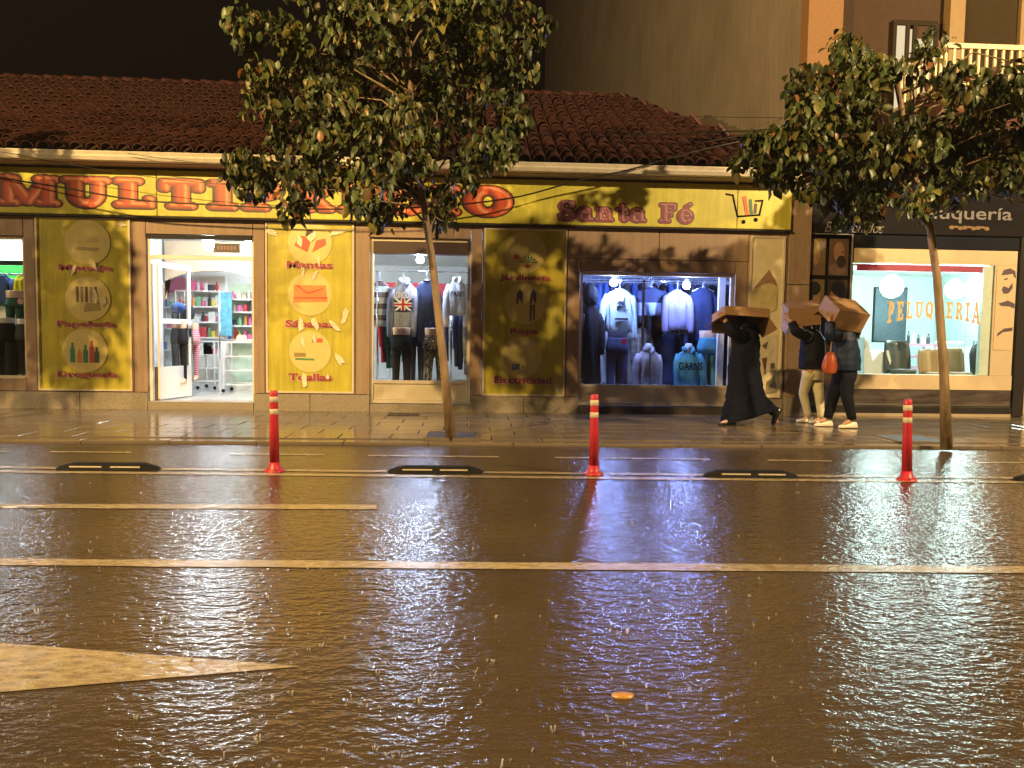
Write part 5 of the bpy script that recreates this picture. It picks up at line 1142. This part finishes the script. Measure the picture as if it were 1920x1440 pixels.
hx = PL(452, 640, 2.2).x; q = MB(); q.lathe((hx, 2.25, z1+.008), [(.21, 0), (.20, .012), (.10, .022), (.095, .10), (.07, .13), (.004, .135)], 20); tag(q.build('straw_hat', mat('straw', (.62, .52, .30), .7, bump=.4, bs=60), smooth=True), 'broad-brimmed straw hat lying on the wire trolley', 'hat')
for i in range(5): nm, m = PC[(i*2+1) % 9]; product('box', x0b+.06+i*(x1b-x0b-.1)/5, 2.9, .17+.15+(z1b-.32)*2/3+.009, nm, m, 'on the smaller wire trolley', 'goods on the smaller wire trolley', random.Random(i))
o = MB().bbox(PL(404, 0, 2.3).x-.02, PL(404, 0, 2.3).x+.14, 2.3, 2.5, .172, PL(404, 640, 2.3).z, .01).build('white_column', M_WHITE); tag(o, 'narrow white square pedestal beside the wire trolley', 'pedestal')
PST = stripes('pink_stripes', (.65, .05, .14), (.72, .5, .5), 30, 'Z', .45)
legs('leg mannequin in black tracksuit trousers just behind the door leaf', 336, 602, 712, 30, .75, BLACK, zb=.2)
legs('leg mannequin in dark green trousers between the black and striped pairs', 346, 602, 708, 28, 1.0, OLIVE)
legs('leg mannequin in red and white striped trousers', 360, 606, 706, 26, 1.25, PST)
garment('jacket', 'black jacket on a short rail above the trouser mannequins', 'jacket', 346, 574, 605, 26, 1.3, BLACK, sleeves=.6, railz=2.0)
xa = PL(330, 600, 1.3).x; rail(xa, xa+.75, 1.3, 2.0, 'short chrome rail above the trouser mannequins', posts=(xa, xa+.75))
o = MB().sphere(PL(334, 577, .8), .12, 12, 8, (1, 1, .8)).build('blue_cap', BLUEC, smooth=True); tag(o, 'blue cap above the black trouser mannequin', 'cap'); cp_ = PL(334, 577, .8); tag(MB().tube([(cp_.x, .86, .17), (cp_.x, .86, cp_.z-.04), (cp_.x, .8, cp_.z)], .012, 6).build('cap_stand', MATS['chrome'], smooth=True), 'thin chrome stand holding the blue cap', 'stand')
o = MB().bbox(PL(329, 0, 3.9).x-.25, PL(329, 0, 3.9).x+.3, 3.9, 4.0, PL(329, 548, 3.9).z, PL(329, 520, 3.9).z, .02).build('pink_box', PC[0][1]); tag(o, 'bright pink box on top of the far shelf unit', 'box')
# ---- hairdresser room
def chair_shell(px, pt, pb, wpx, y, m, lab, legsm=M_WHITE):
    a = PL(px, pt, y); b = PL(px, pb, y); W = PL(px+wpx/2, pt, y).x-PL(px-wpx/2, pt, y).x; t = thing('salon_chair', lab, 'chair', (a.x, y, .17)); H = a.z-b.z
    q = MB(); rings = []
    for v in range(9):
        u = v/8; w_ = W*.5*(.72+.32*math.sin(math.pi*(.25+.5*u))-.22*max(0, u-.8)*5*.3); z = b.z+H*u
        rings.append([(a.x+w_*k, y+.10*k*k*-1+.10*u, z) for k in (-1, -.75, -.4, 0, .4, .75, 1)]+[(a.x+w_*k, y+.04+.10*k*k*-1+.10*u, z) for k in (1, .75, .4, 0, -.4, -.75, -1)])
    q.rings(rings); q.build('backrest', m, t, True)
    MB().loft([(a.x, y-.22, b.z-.02, W*.42, .20), (a.x, y-.22, b.z+.05, W*.46, .24), (a.x, y-.22, b.z+.09, W*.44, .22)], 18).build('seat', m, t, True)
    MB().lathe((a.x, y-.2, .17), [(.22, 0), (.2, .03), (.04, .05), (.035, b.z-.19)], 14).build('pedestal', MATS['chrome'], t, True)
SBLK = mat('salon_black', (.06, .075, .08), .25); SBRN = mat('salon_brown', (.30, .20, .10), .35)
chair_shell(1682, 638, 700, 46, 1.0, SBLK, 'black moulded salon chair next to the white wash basin')
chair_shell(1742, 655, 706, 40, .75, SBRN, 'brown salon chair with its back to the window')
chair_shell(1786, 653, 706, 40, .75, SBRN, 'brown salon chair half hidden by the tree trunk')
wb = thing('wash_chair', 'white moulded hair-wash chair by the salon window', 'chair', (PL(1640, 690, 1.2).x, 1.2, .17)); q = MB(); prf = [(1610, 632), (1618, 640), (1626, 676), (1640, 660), (1655, 656), (1660, 676), (1652, 704), (1690, 712), (1690, 730), (1610, 730)]
ps = [PL(px, py, 1.2) for px, py in prf]; q.prism([(p.x, max(p.z, .175)) for p in ps], 1.0, 1.45); q.build('shell', M_MWHT, wb)
cart = thing('salon_cart', 'pink salon cart with bottles on it', 'cart', (PL(1722, 650, 2.0).x, 2.0, .17)); a = PL(1698, 644, 2.0); b = PL(1750, 650, 2.0); PK = mat('cart_pink', (.58, .30, .42), .4)
for k, z in enumerate((a.z-.05, a.z-.28, a.z-.5)): part('tray', PK, cart, a.x, b.x, 1.9, 2.3, z, z+.05)
for x in (a.x, b.x-.03):
    for y in (1.9, 2.27): part('post', PK, cart, x+.002, x+.03, y+.002, y+.028, .17, a.z-.051)
rs = random.Random(8)
for i in range(5): product('bottle', a.x+.08+i*.1, 2.05, a.z, ['black', 'white', 'black', 'white', 'black'][i], PC[5][1] if i % 2 == 0 else PC[1][1], 'on the pink salon cart', 'bottles on the pink salon cart', rs)
mi = thing('salon_mirror', 'tall dark mirror on the salon wall under the globe lamp', 'mirror', (PL(1672, 600, 4.3).x, 4.3, 1)); a = PL(1645, 540, 4.3); b = PL(1699, 640, 4.3); part('glass', mat('mirror_dark', (.09, .11, .13), .12, .6, var=.5, vs=18), mi, a.x, b.x, 4.36, 4.39, b.z, a.z); part('frame', M_DARKAL, mi, a.x-.03, b.x+.03, 4.385, 4.399, b.z-.03, a.z+.03)
mi = thing('salon_mirror', 'wide blue-grey mirror on the salon wall behind the shelf stand', 'mirror', (PL(1808, 600, 4.3).x, 4.3, 1)); a = PL(1782, 555, 4.3); b = PL(1836, 645, 4.3); part('glass', mat('mirror_blue', (.18, .32, .36), .1, .6, var=.3, vs=10), mi, a.x, b.x, 4.36, 4.39, b.z, a.z); part('frame', M_WHITE, mi, a.x-.03, b.x+.03, 4.385, 4.399, b.z-.03, a.z+.03)
bs = thing('wash_basin', 'white oval wash basin on a counter in the salon', 'basin', (PL(1780, 645, 2.6).x, 2.6, .17)); c = PL(1780, 645, 2.6); part('counter', M_SAL, bs, c.x-.5, c.x+.7, 2.4, 2.9, .17, c.z-.06); MB().loft([(c.x, 2.62, c.z-.061, .18, .14), (c.x, 2.62, c.z+.02, .26, .2), (c.x, 2.62, c.z+.05, .27, .21), (c.x, 2.62, c.z+.03, .22, .17)], 24).build('bowl', M_MWHT, bs, True)
st = thing('shelf_stand', 'thin metal shelf stand beside the coat figure in the salon', 'stand', (PL(1822, 650, 1.6).x, 1.6, .17)); x = PL(1822, 650, 1.6).x
for dx in (-.14, .14): MB().tube([(x+dx, 1.6, .17), (x+dx, 1.6, 1.9)], .012, 6).build('post', MATS['steel'], st)
for z in (.6, 1.0, 1.4, 1.8): part('tray', M_GLASS, st, x-.16, x+.16, 1.5, 1.75, z, z+.012)
garment('coat', 'dark coat hanging at the end of the salon window', 'coat', 1836, 640, 718, 22, .7, DGREY, sleeves=.7, railz=1.32)
xc = PL(1836, 640, .7).x; tag(MB().tube([(xc+.02, .7, 1.32), (xc+.02, .86, 1.34), (xc+.02, .9, 1.2), (xc+.02, .9, .17)], .014, 6).build('coat_stand', MATS['steel'], smooth=True), 'thin steel coat stand behind the dark coat', 'coat stand')
pa_ = thing('salon_picture', 'framed portrait poster of long dark hair in the salon', 'picture', (PL(1785, 520, 4.3).x, 4.3, 1.9)); a = PL(1768, 495, 4.3); b = PL(1800, 538, 4.3); part('sheet', M_WHITE, pa_, a.x, b.x, 4.37, 4.399, b.z, a.z); MB().disc(((a.x+b.x)/2, (a.z+b.z)/2), .10, .2, 4.362, 4.371, 20).build('printed_hair', BLACK, pa_); MB().disc(((a.x+b.x)/2, (a.z+b.z)/2+.04), .06, .09, 4.356, 4.362, 16).build('printed_face', M_SKIN, pa_)
# ================================================================== people under cardboard
def skinbody(verts, edges, radii, name, m, parent):
    me = bpy.data.meshes.new(name); off = orig(parent); me.from_pydata([tuple(Vector(v)-off) for v in verts], edges, [])
    o = bpy.data.objects.new(name, me); COL.objects.link(o); o.parent = parent; me.materials.append(m)
    md = o.modifiers.new('skin', 'SKIN'); md.use_smooth_shade = True
    for i, r in enumerate(radii):
        d = me.skin_vertices[0].data[i]; d.radius = (r, r); d.use_root = (i == 0)
    s = o.modifiers.new('sub', 'SUBSURF'); s.levels = 2; s.render_levels = 2
    return o
PSK = mat('person_skin', (.42, .25, .16), .5, var=.06)
def J(px, py, y): return PL(px, py, y)
def person(label, y0, j, skin=PSK):
    """j: joints as pixels (px, py, depth offset)"""
    P_ = {k: PL(v[0], v[1], y0+(v[2] if len(v) > 2 else 0)) for k, v in j.items()}
    base = Vector(((P_['ankL'].x+P_['ankR'].x)/2, y0, .05)); t = thing('person', label, 'person', base)
    V = []; E_ = []; Rr = []
    def add(p, r, par=None):
        V.append(p); Rr.append(r); i = len(V)-1
        if par is not None: E_.append((par, i))
        return i
    pel = add(P_['pelvis'], .115); ch = add(P_['pelvis'].lerp(P_['neck'], .6), .125, pel); up_ = add(P_['pelvis'].lerp(P_['neck'], .85), .11, ch); nk = add(P_['neck'], .05, up_)
    hd = P_['head']; f = j['face']; fd = Vector((f[0], f[1], 0)).normalized()
    h1 = add(hd-Vector((0, 0, .05))+fd*.01, .068, nk); h2 = add(hd+Vector((0, 0, .04)), .088, h1); add(hd+Vector((0, 0, .10)), .06, h2); add(hd-Vector((0, 0, .015))+fd*.095, .014, h1)
    for s in 'LR':
        sh_ = add(P_['sh'+s], .062, up_); eb = add(P_['el'+s], .045, sh_); wr = add(P_['wr'+s], .030, eb); d = (P_['wr'+s]-P_['el'+s]).normalized(); pm = add(P_['wr'+s]+d*.06, .034, wr)
        sidev = d.cross(Vector((0, 1, .2))).normalized()
        for k in range(4):
            o_ = sidev*(.027-.018*k); L = (.07, .08, .075, .055)[k]; k1 = add(P_['wr'+s]+d*.10+o_, .0095, pm); k2 = add(P_['wr'+s]+d*(.10+L*.5)+o_*1.05+fd*.012, .009, k1); add(P_['wr'+s]+d*(.10+L*.8)+o_+fd*.035, .008, k2)
        tb = add(P_['wr'+s]+d*.05+sidev*.042, .0105, pm); add(P_['wr'+s]+d*.085+sidev*.06+fd*.02, .009, tb)
        hp = add(P_['hip'+s], .09, pel); kn = add(P_['kn'+s], .06, hp); an = add(P_['ank'+s], .038, kn); add(P_['toe'+s], .032, an)
    body = skinbody(V, E_, Rr, 'body', skin, t)
    for s in (-1, 1):
        sd = Vector((-fd.y, fd.x, 0)); MB().sphere(hd+fd*.082+sd*.032*s+Vector((0, 0, .02)), .012, 8, 6).build('eye', BLACK, t, True); MB().sphere(hd+sd*.088*s+Vector((0, 0, -.005)), .026, 8, 6, (.6, .6, 1.2)).build('ear', skin, t, True)
    q = MB(); q.tube([hd-fd*0+sd_ for sd_ in ()] or [hd+fd*.075-Vector((0, 0, .045))-Vector((-fd.y, fd.x, 0))*.022, hd+fd*.085-Vector((0, 0, .047)), hd+fd*.075-Vector((0, 0, .045))+Vector((-fd.y, fd.x, 0))*.022], .006, 5); q.build('mouth', mat('lips', (.3, .1, .09), .5), t)
    return t, P_
def wrapt(name, m, t, pts, rd, n=14, sq=1, fold=0, sub=5):
    """cloth tube along a limb with creases"""
    out = []; rr = []
    for i in range(len(pts)-1):
        for k in range(sub):
            u = k/sub; out.append(pts[i].lerp(pts[i+1], u)); q = rd[i]+(rd[i+1]-rd[i])*u; rr.append(q*(1+fold*math.sin(i*5.1+k*2.4)))
    out.append(pts[-1]); rr.append(rd[-1]); MB().tube(out, rr, n, sq=sq).build(name, m, t, True)
def pixloft(name, m, t, rows, y0, dep, n=36, fold=.05, nf=7, up_=6):
    rings = []; R2 = []
    for (a, b) in zip(rows, rows[1:]):
        for k in range(up_): u = k/up_; R2.append([a[i]+(b[i]-a[i])*u for i in range(5)])
    R2.append(rows[-1])
    for i, (xl, xr, pl, pr_, d) in enumerate(R2):
        A = PL(xl, pl, y0); B = PL(xr, pr_, y0); rg = []; fo = fold*(1-i/len(R2))
        for k in range(n):
            an = 2*math.pi*k/n; e = 1+fo*(math.sin(nf*an+i*.12)+.5*math.sin((nf+5)*an-i*.2))+fold*1.2*mnoise.noise(Vector((math.cos(an)*2.5, math.sin(an)*2.5, i*.16+xl))); u = .5+.5*math.cos(an)*e
            p = A.lerp(B, u); rg.append((p.x, y0+math.sin(an)*e*d, p.z))
        rings.append(rg)
    return MB().rings(rings).build(name, m, t, True)
def shoe(t, heel, toe, m, h=.075, w_=.045):
    d = (toe-heel); L = d.length; d.normalize(); u = Vector((0, 1, 0)); nz_ = d.cross(u)
    if nz_.z < 0: nz_ = -nz_
    rings = []
    for q, wd, hh in ((-.06, .5, .6), (0, .85, 1.0), (.25, .9, 1.1), (.5, .95, .75), (.75, 1., .55), (.93, .75, .42), (1.0, .3, .2)):
        c = heel+d*L*q; rings.append([c+u*wd*w_*math.cos(k*math.pi/5)+nz_*(hh*h*max(0, math.sin(k*math.pi/5))-.0 if k <= 5 else -.012*math.sin((k-5)*math.pi/5)) for k in range(10)])
    MB().rings(rings).build('shoe', m, t, True)
CB = mat('cardboard', (.29, .175, .095), .75, var=.2, vs=5, bump=.1, bs=20, stretch=(1, 1, 5)); 
def cardboard(label, c, dims, rot, flaps, closed=True):
    """upturned open box: top sheet and four walls, some with flaps folded out"""
    w_, d, h = dims; t = thing('cardboard_box', label, 'box', c); Mx = Matrix.Translation(c) @ Matrix.Rotation(rot[2], 4, 'Z') @ Matrix.Rotation(rot[0], 4, 'X') @ Matrix.Rotation(rot[1], 4, 'Y'); th = .007
    part('top_panel', CB, t, -w_/2, w_/2, -d/2, d/2, h/2-th, h/2, M=Mx)
    part('side_panel', CB, t, -w_/2, w_/2, -d/2, -d/2+th, -h/2, h/2-th, M=Mx); part('side_panel', CB, t, -w_/2, w_/2, d/2-th, d/2, -h/2, h/2-th, M=Mx)
    part('end_panel', CB, t, -w_/2, -w_/2+th, -d/2+th, d/2-th, -h/2, h/2-th, M=Mx); part('end_panel', CB, t, w_/2-th, w_/2, -d/2+th, d/2-th, -h/2, h/2-th, M=Mx)
    for side, ang, ln in flaps:
        if side in 'LR':
            s = -1 if side == 'L' else 1; Mf = Mx @ Matrix.Translation((s*(w_/2-th/2), 0, -h/2)) @ Matrix.Rotation(-s*ang, 4, 'Y'); part('flap', CB, t, -th/2, th/2, -d/2+.005, d/2-.005, -ln, -.001, M=Mf)
        else:
            s = -1 if side == 'F' else 1; Mf = Mx @ Matrix.Translation((0, s*(d/2-th/2), -h/2)) @ Matrix.Rotation(s*ang, 4, 'X'); part('flap', CB, t, -w_/2+.005, w_/2-.005, -th/2, th/2, -ln, -.001, M=Mf)
    return t
# ---- person in a long dark robe, striding left
Y1 = GR(1400, 797, .05).y
ROBE = mat('robe', (.007, .009, .018), .85, spec=.08, bump=.3, bs=16); ROBE2 = C('headscarf', (.015, .015, .022), .8)
t, P_ = person('person in a long dark robe striding along under a flat cardboard box', Y1, dict(pelvis=(1400, 695), neck=(1398, 622), head=(1394, 604), face=(-1, -.15), shL=(1392, 630, -.15), shR=(1404, 630, .15), elL=(1372, 622, -.26), elR=(1418, 618, .24), wrL=(1362, 604, -.22), wrR=(1428, 603, .2), hipL=(1396, 702, -.08), hipR=(1404, 702, .08), knL=(1380, 748, -.09), knR=(1426, 750, .09), ankL=(1372, 788, -.09), ankR=(1452, 772, .09), toeL=(1350, 795, -.09), toeR=(1456, 795, .09)))
pixloft('robe', ROBE, t, [(1352, 1448, 795, 768, .22), (1356, 1440, 784, 762, .23), (1362, 1430, 750, 740, .22), (1366, 1426, 715, 712, .21), (1366, 1424, 690, 690, .20), (1370, 1422, 660, 660, .19), (1372, 1423, 636, 636, .185), (1378, 1420, 624, 624, .15), (1390, 1408, 616, 616, .07)], Y1, .2, fold=.07)
for s in 'LR': wrapt('sleeve', ROBE, t, [P_['sh'+s], P_['el'+s], P_['wr'+s]], [.10, .085, .065], fold=.06)
wrapt('trouser_leg', ROBE, t, [P_['hipR'], P_['knR'], P_['ankR']], [.12, .10, .075])
MB().sphere(P_['head']+Vector((.015, 0, .02)), .122, 16, 10, (1, 1, 1.1)).build('headscarf', ROBE2, t, True)
wrapt('boot', mat('black_shoe', (.012, .012, .012), .3), t, [P_['knR'].lerp(P_['ankR'], .5), P_['ankR'], PL(1458, 775, Y1+.09)], [.08, .065, .05])
SHB = mat('black_shoe', (.012, .012, .012), .3); h_ = PL(1378, 797, Y1-.09); shoe(t, Vector((h_.x, h_.y, .062)), Vector((h_.x-.25, h_.y, .062)), SHB); a = PL(1464, 768, Y1+.09); b = PL(1449, 797, Y1+.09); shoe(t, a, b, SHB, .09, .055)
cc = PL(1388, 593, Y1); cardboard('flat cardboard box held over the person in the long robe', cc+Vector((0, 0, .0)), (.66, .5, .13), (R(-14), R(3), R(4)), [('R', R(35), .2), ('B', R(20), .14), ('L', R(60), .14)])
# ---- person in pale leggings
Y2 = GR(1532, 795, .05).y+.15
t, P_ = person('person in dark jacket and pale yellow leggings walking under a cardboard box', Y2, dict(pelvis=(1524, 690), neck=(1520, 622), head=(1512, 602), face=(-1, -.1), shL=(1513, 630, -.15), shR=(1526, 630, .15), elL=(1492, 622, -.24), elR=(1530, 614, .22), wrL=(1484, 604, -.2), wrR=(1526, 590, .2), hipL=(1518, 696, -.08), hipR=(1530, 696, .08), knL=(1506, 738, .08), knR=(1536, 742, -.08), ankL=(1516, 782, .08), ankR=(1540, 784, -.08), toeL=(1502, 790, .08), toeR=(1520, 794, -.08)))
JK2 = mat('jacket_dark', (.008, .010, .017), .7, spec=.12, bump=.3, bs=16); LEG = C('pale_leggings', (.60, .55, .36)); SHW = mat('white_trainer', (.66, .60, .48), .5)
pixloft('jacket', JK2, t, [(1500, 1548, 692, 690, .17), (1500, 1547, 680, 680, .175), (1502, 1546, 655, 655, .175), (1503, 1545, 636, 636, .17), (1508, 1538, 624, 624, .13), (1514, 1530, 617, 617, .07)], Y2, .2, fold=.05)
for s in 'LR': wrapt('sleeve', JK2, t, [P_['sh'+s], P_['el'+s], P_['wr'+s]], [.085, .072, .055], fold=.06); wrapt('legging', LEG, t, [P_['hip'+s], P_['kn'+s], P_['ank'+s]], [.10, .068, .048])
pixloft('legging_seat', LEG, t, [(1507, 1541, 712, 712, .13), (1505, 1543, 700, 700, .145), (1506, 1542, 682, 682, .14)], Y2, .2, fold=.02)
for s, px in (('L', 1518), ('R', 1552)): h_ = P_['ank'+s]; x_ = h_.x+.06; shoe(t, Vector((x_, h_.y, .06)), Vector((x_-.25, h_.y, .06)), SHW)
MB().sphere(P_['head']+Vector((.02, 0, .03)), .108, 14, 10, (1, 1, 1.05)).build('hair', BLACK, t, True)
cc = PL(1502, 588, Y2-.05); cardboard('deep shaded cardboard box over the person in pale leggings', cc, (.46, .42, .28), (R(14), R(-6), R(-8)), [('L', R(15), .12), ('B', R(20), .12)])
# ---- person in blue jacket
Y3 = GR(1590, 801, .05).y
t, P_ = person('person in dark blue jacket and black trousers walking under a tilted cardboard box', Y3, dict(pelvis=(1584, 694), neck=(1580, 620), head=(1572, 600), face=(-1, -.1), shL=(1572, 630, -.16), shR=(1588, 630, .16), elL=(1556, 628, -.26), elR=(1596, 618, .24), wrL=(1556, 604, -.22), wrR=(1596, 594, .2), hipL=(1578, 700, .08), hipR=(1588, 700, -.08), knL=(1562, 744, .09), knR=(1588, 744, -.09), ankL=(1552, 784, .09), ankR=(1598, 786, -.09), toeL=(1536, 792, .09), toeR=(1580, 797, -.09)))
JK3 = mat('jacket_blue', (.012, .022, .055), .5, spec=.2, bump=.3, bs=16); TRB = mat('trousers_black', (.008, .009, .015), .8, spec=.1, bump=.3, bs=16)
pixloft('jacket', JK3, t, [(1556, 1612, 694, 694, .18), (1555, 1612, 682, 682, .19), (1558, 1610, 655, 655, .185), (1560, 1606, 636, 636, .18), (1566, 1600, 622, 622, .14), (1574, 1590, 614, 614, .07)], Y3, .2, fold=.06)
for s in 'LR': wrapt('sleeve', JK3, t, [P_['sh'+s], P_['el'+s], P_['wr'+s]], [.09, .075, .058], fold=.07); wrapt('trouser_leg', TRB, t, [P_['hip'+s], P_['kn'+s], P_['ank'+s]], [.115, .085, .06], fold=.03)
pixloft('trouser_seat', TRB, t, [(1566, 1602, 716, 716, .14), (1562, 1606, 702, 702, .155), (1563, 1605, 684, 684, .15)], Y3, .2, fold=.02)
for s in 'LR': h_ = P_['ank'+s]; x_ = h_.x+.06; shoe(t, Vector((x_, h_.y, .06)), Vector((x_-.26, h_.y, .06)), SHW)
MB().sphere(P_['head']+Vector((.02, 0, .03)), .108, 14, 10, (1, 1, 1.05)).build('hair', mat('brown_hair', (.03, .018, .012), .5), t, True)
cc = PL(1582, 586, Y3-.05); cardboard('big tilted cardboard box over the person in the blue jacket', cc, (.50, .44, .25), (R(30), R(8), R(6)), [('R', R(12), .16), ('F', R(-6), .05), ('B', R(30), .14)])
# orange carrier bag hanging from the blue-jacketed person's arm
c = PL(1556, 680, Y3-.22); t = thing('carrier_bag', 'orange carrier bag hanging between the two people with boxes', 'bag', (c.x, c.y, c.z-.18))
MB().loft([(c.x, c.y, c.z-.16, .05, .04), (c.x, c.y, c.z-.14, .09, .06, .06), (c.x, c.y, c.z-.05, .10, .07, .08), (c.x, c.y, c.z+.07, .075, .05, .09), (c.x, c.y, c.z+.15, .04, .03, .05)], 22, nf=5).build('sack', mat('orange_plastic', (.36, .075, .03), .35, bump=.5, bs=12), t, True)
MB().tube([(c.x, c.y, c.z+.13), (c.x+.03, c.y+.02, c.z+.32), (P_['elL'].x, P_['elL'].y+.0, P_['elL'].z-.06)], .010, 6).build('handle', mat('bag_handle', (.6, .5, .35), .5), t, True)
# ================================================================== rain-filled air
hz = MB().box(-152, 152, -152, 152, -1.0, 46.6).build('haze', [], loc=(0, 0, 0)); hz['kind'] = 'stuff'; hz['label'] = 'thin rainy haze filling the street'
hm = bpy.data.materials.new('rain_air'); hm.use_nodes = True; hn = hm.node_tree.nodes; hn.remove(hn['Principled BSDF'])
pv = hn.new('ShaderNodeVolumePrincipled'); pv.inputs['Color'].default_value = (.8, .8, .8, 1); pv.inputs['Density'].default_value = .0005; pv.inputs['Anisotropy'].default_value = .3
hm.node_tree.links.new(pv.outputs[0], hn['Material Output'].inputs['Volume']); hz.data.materials.append(hm)
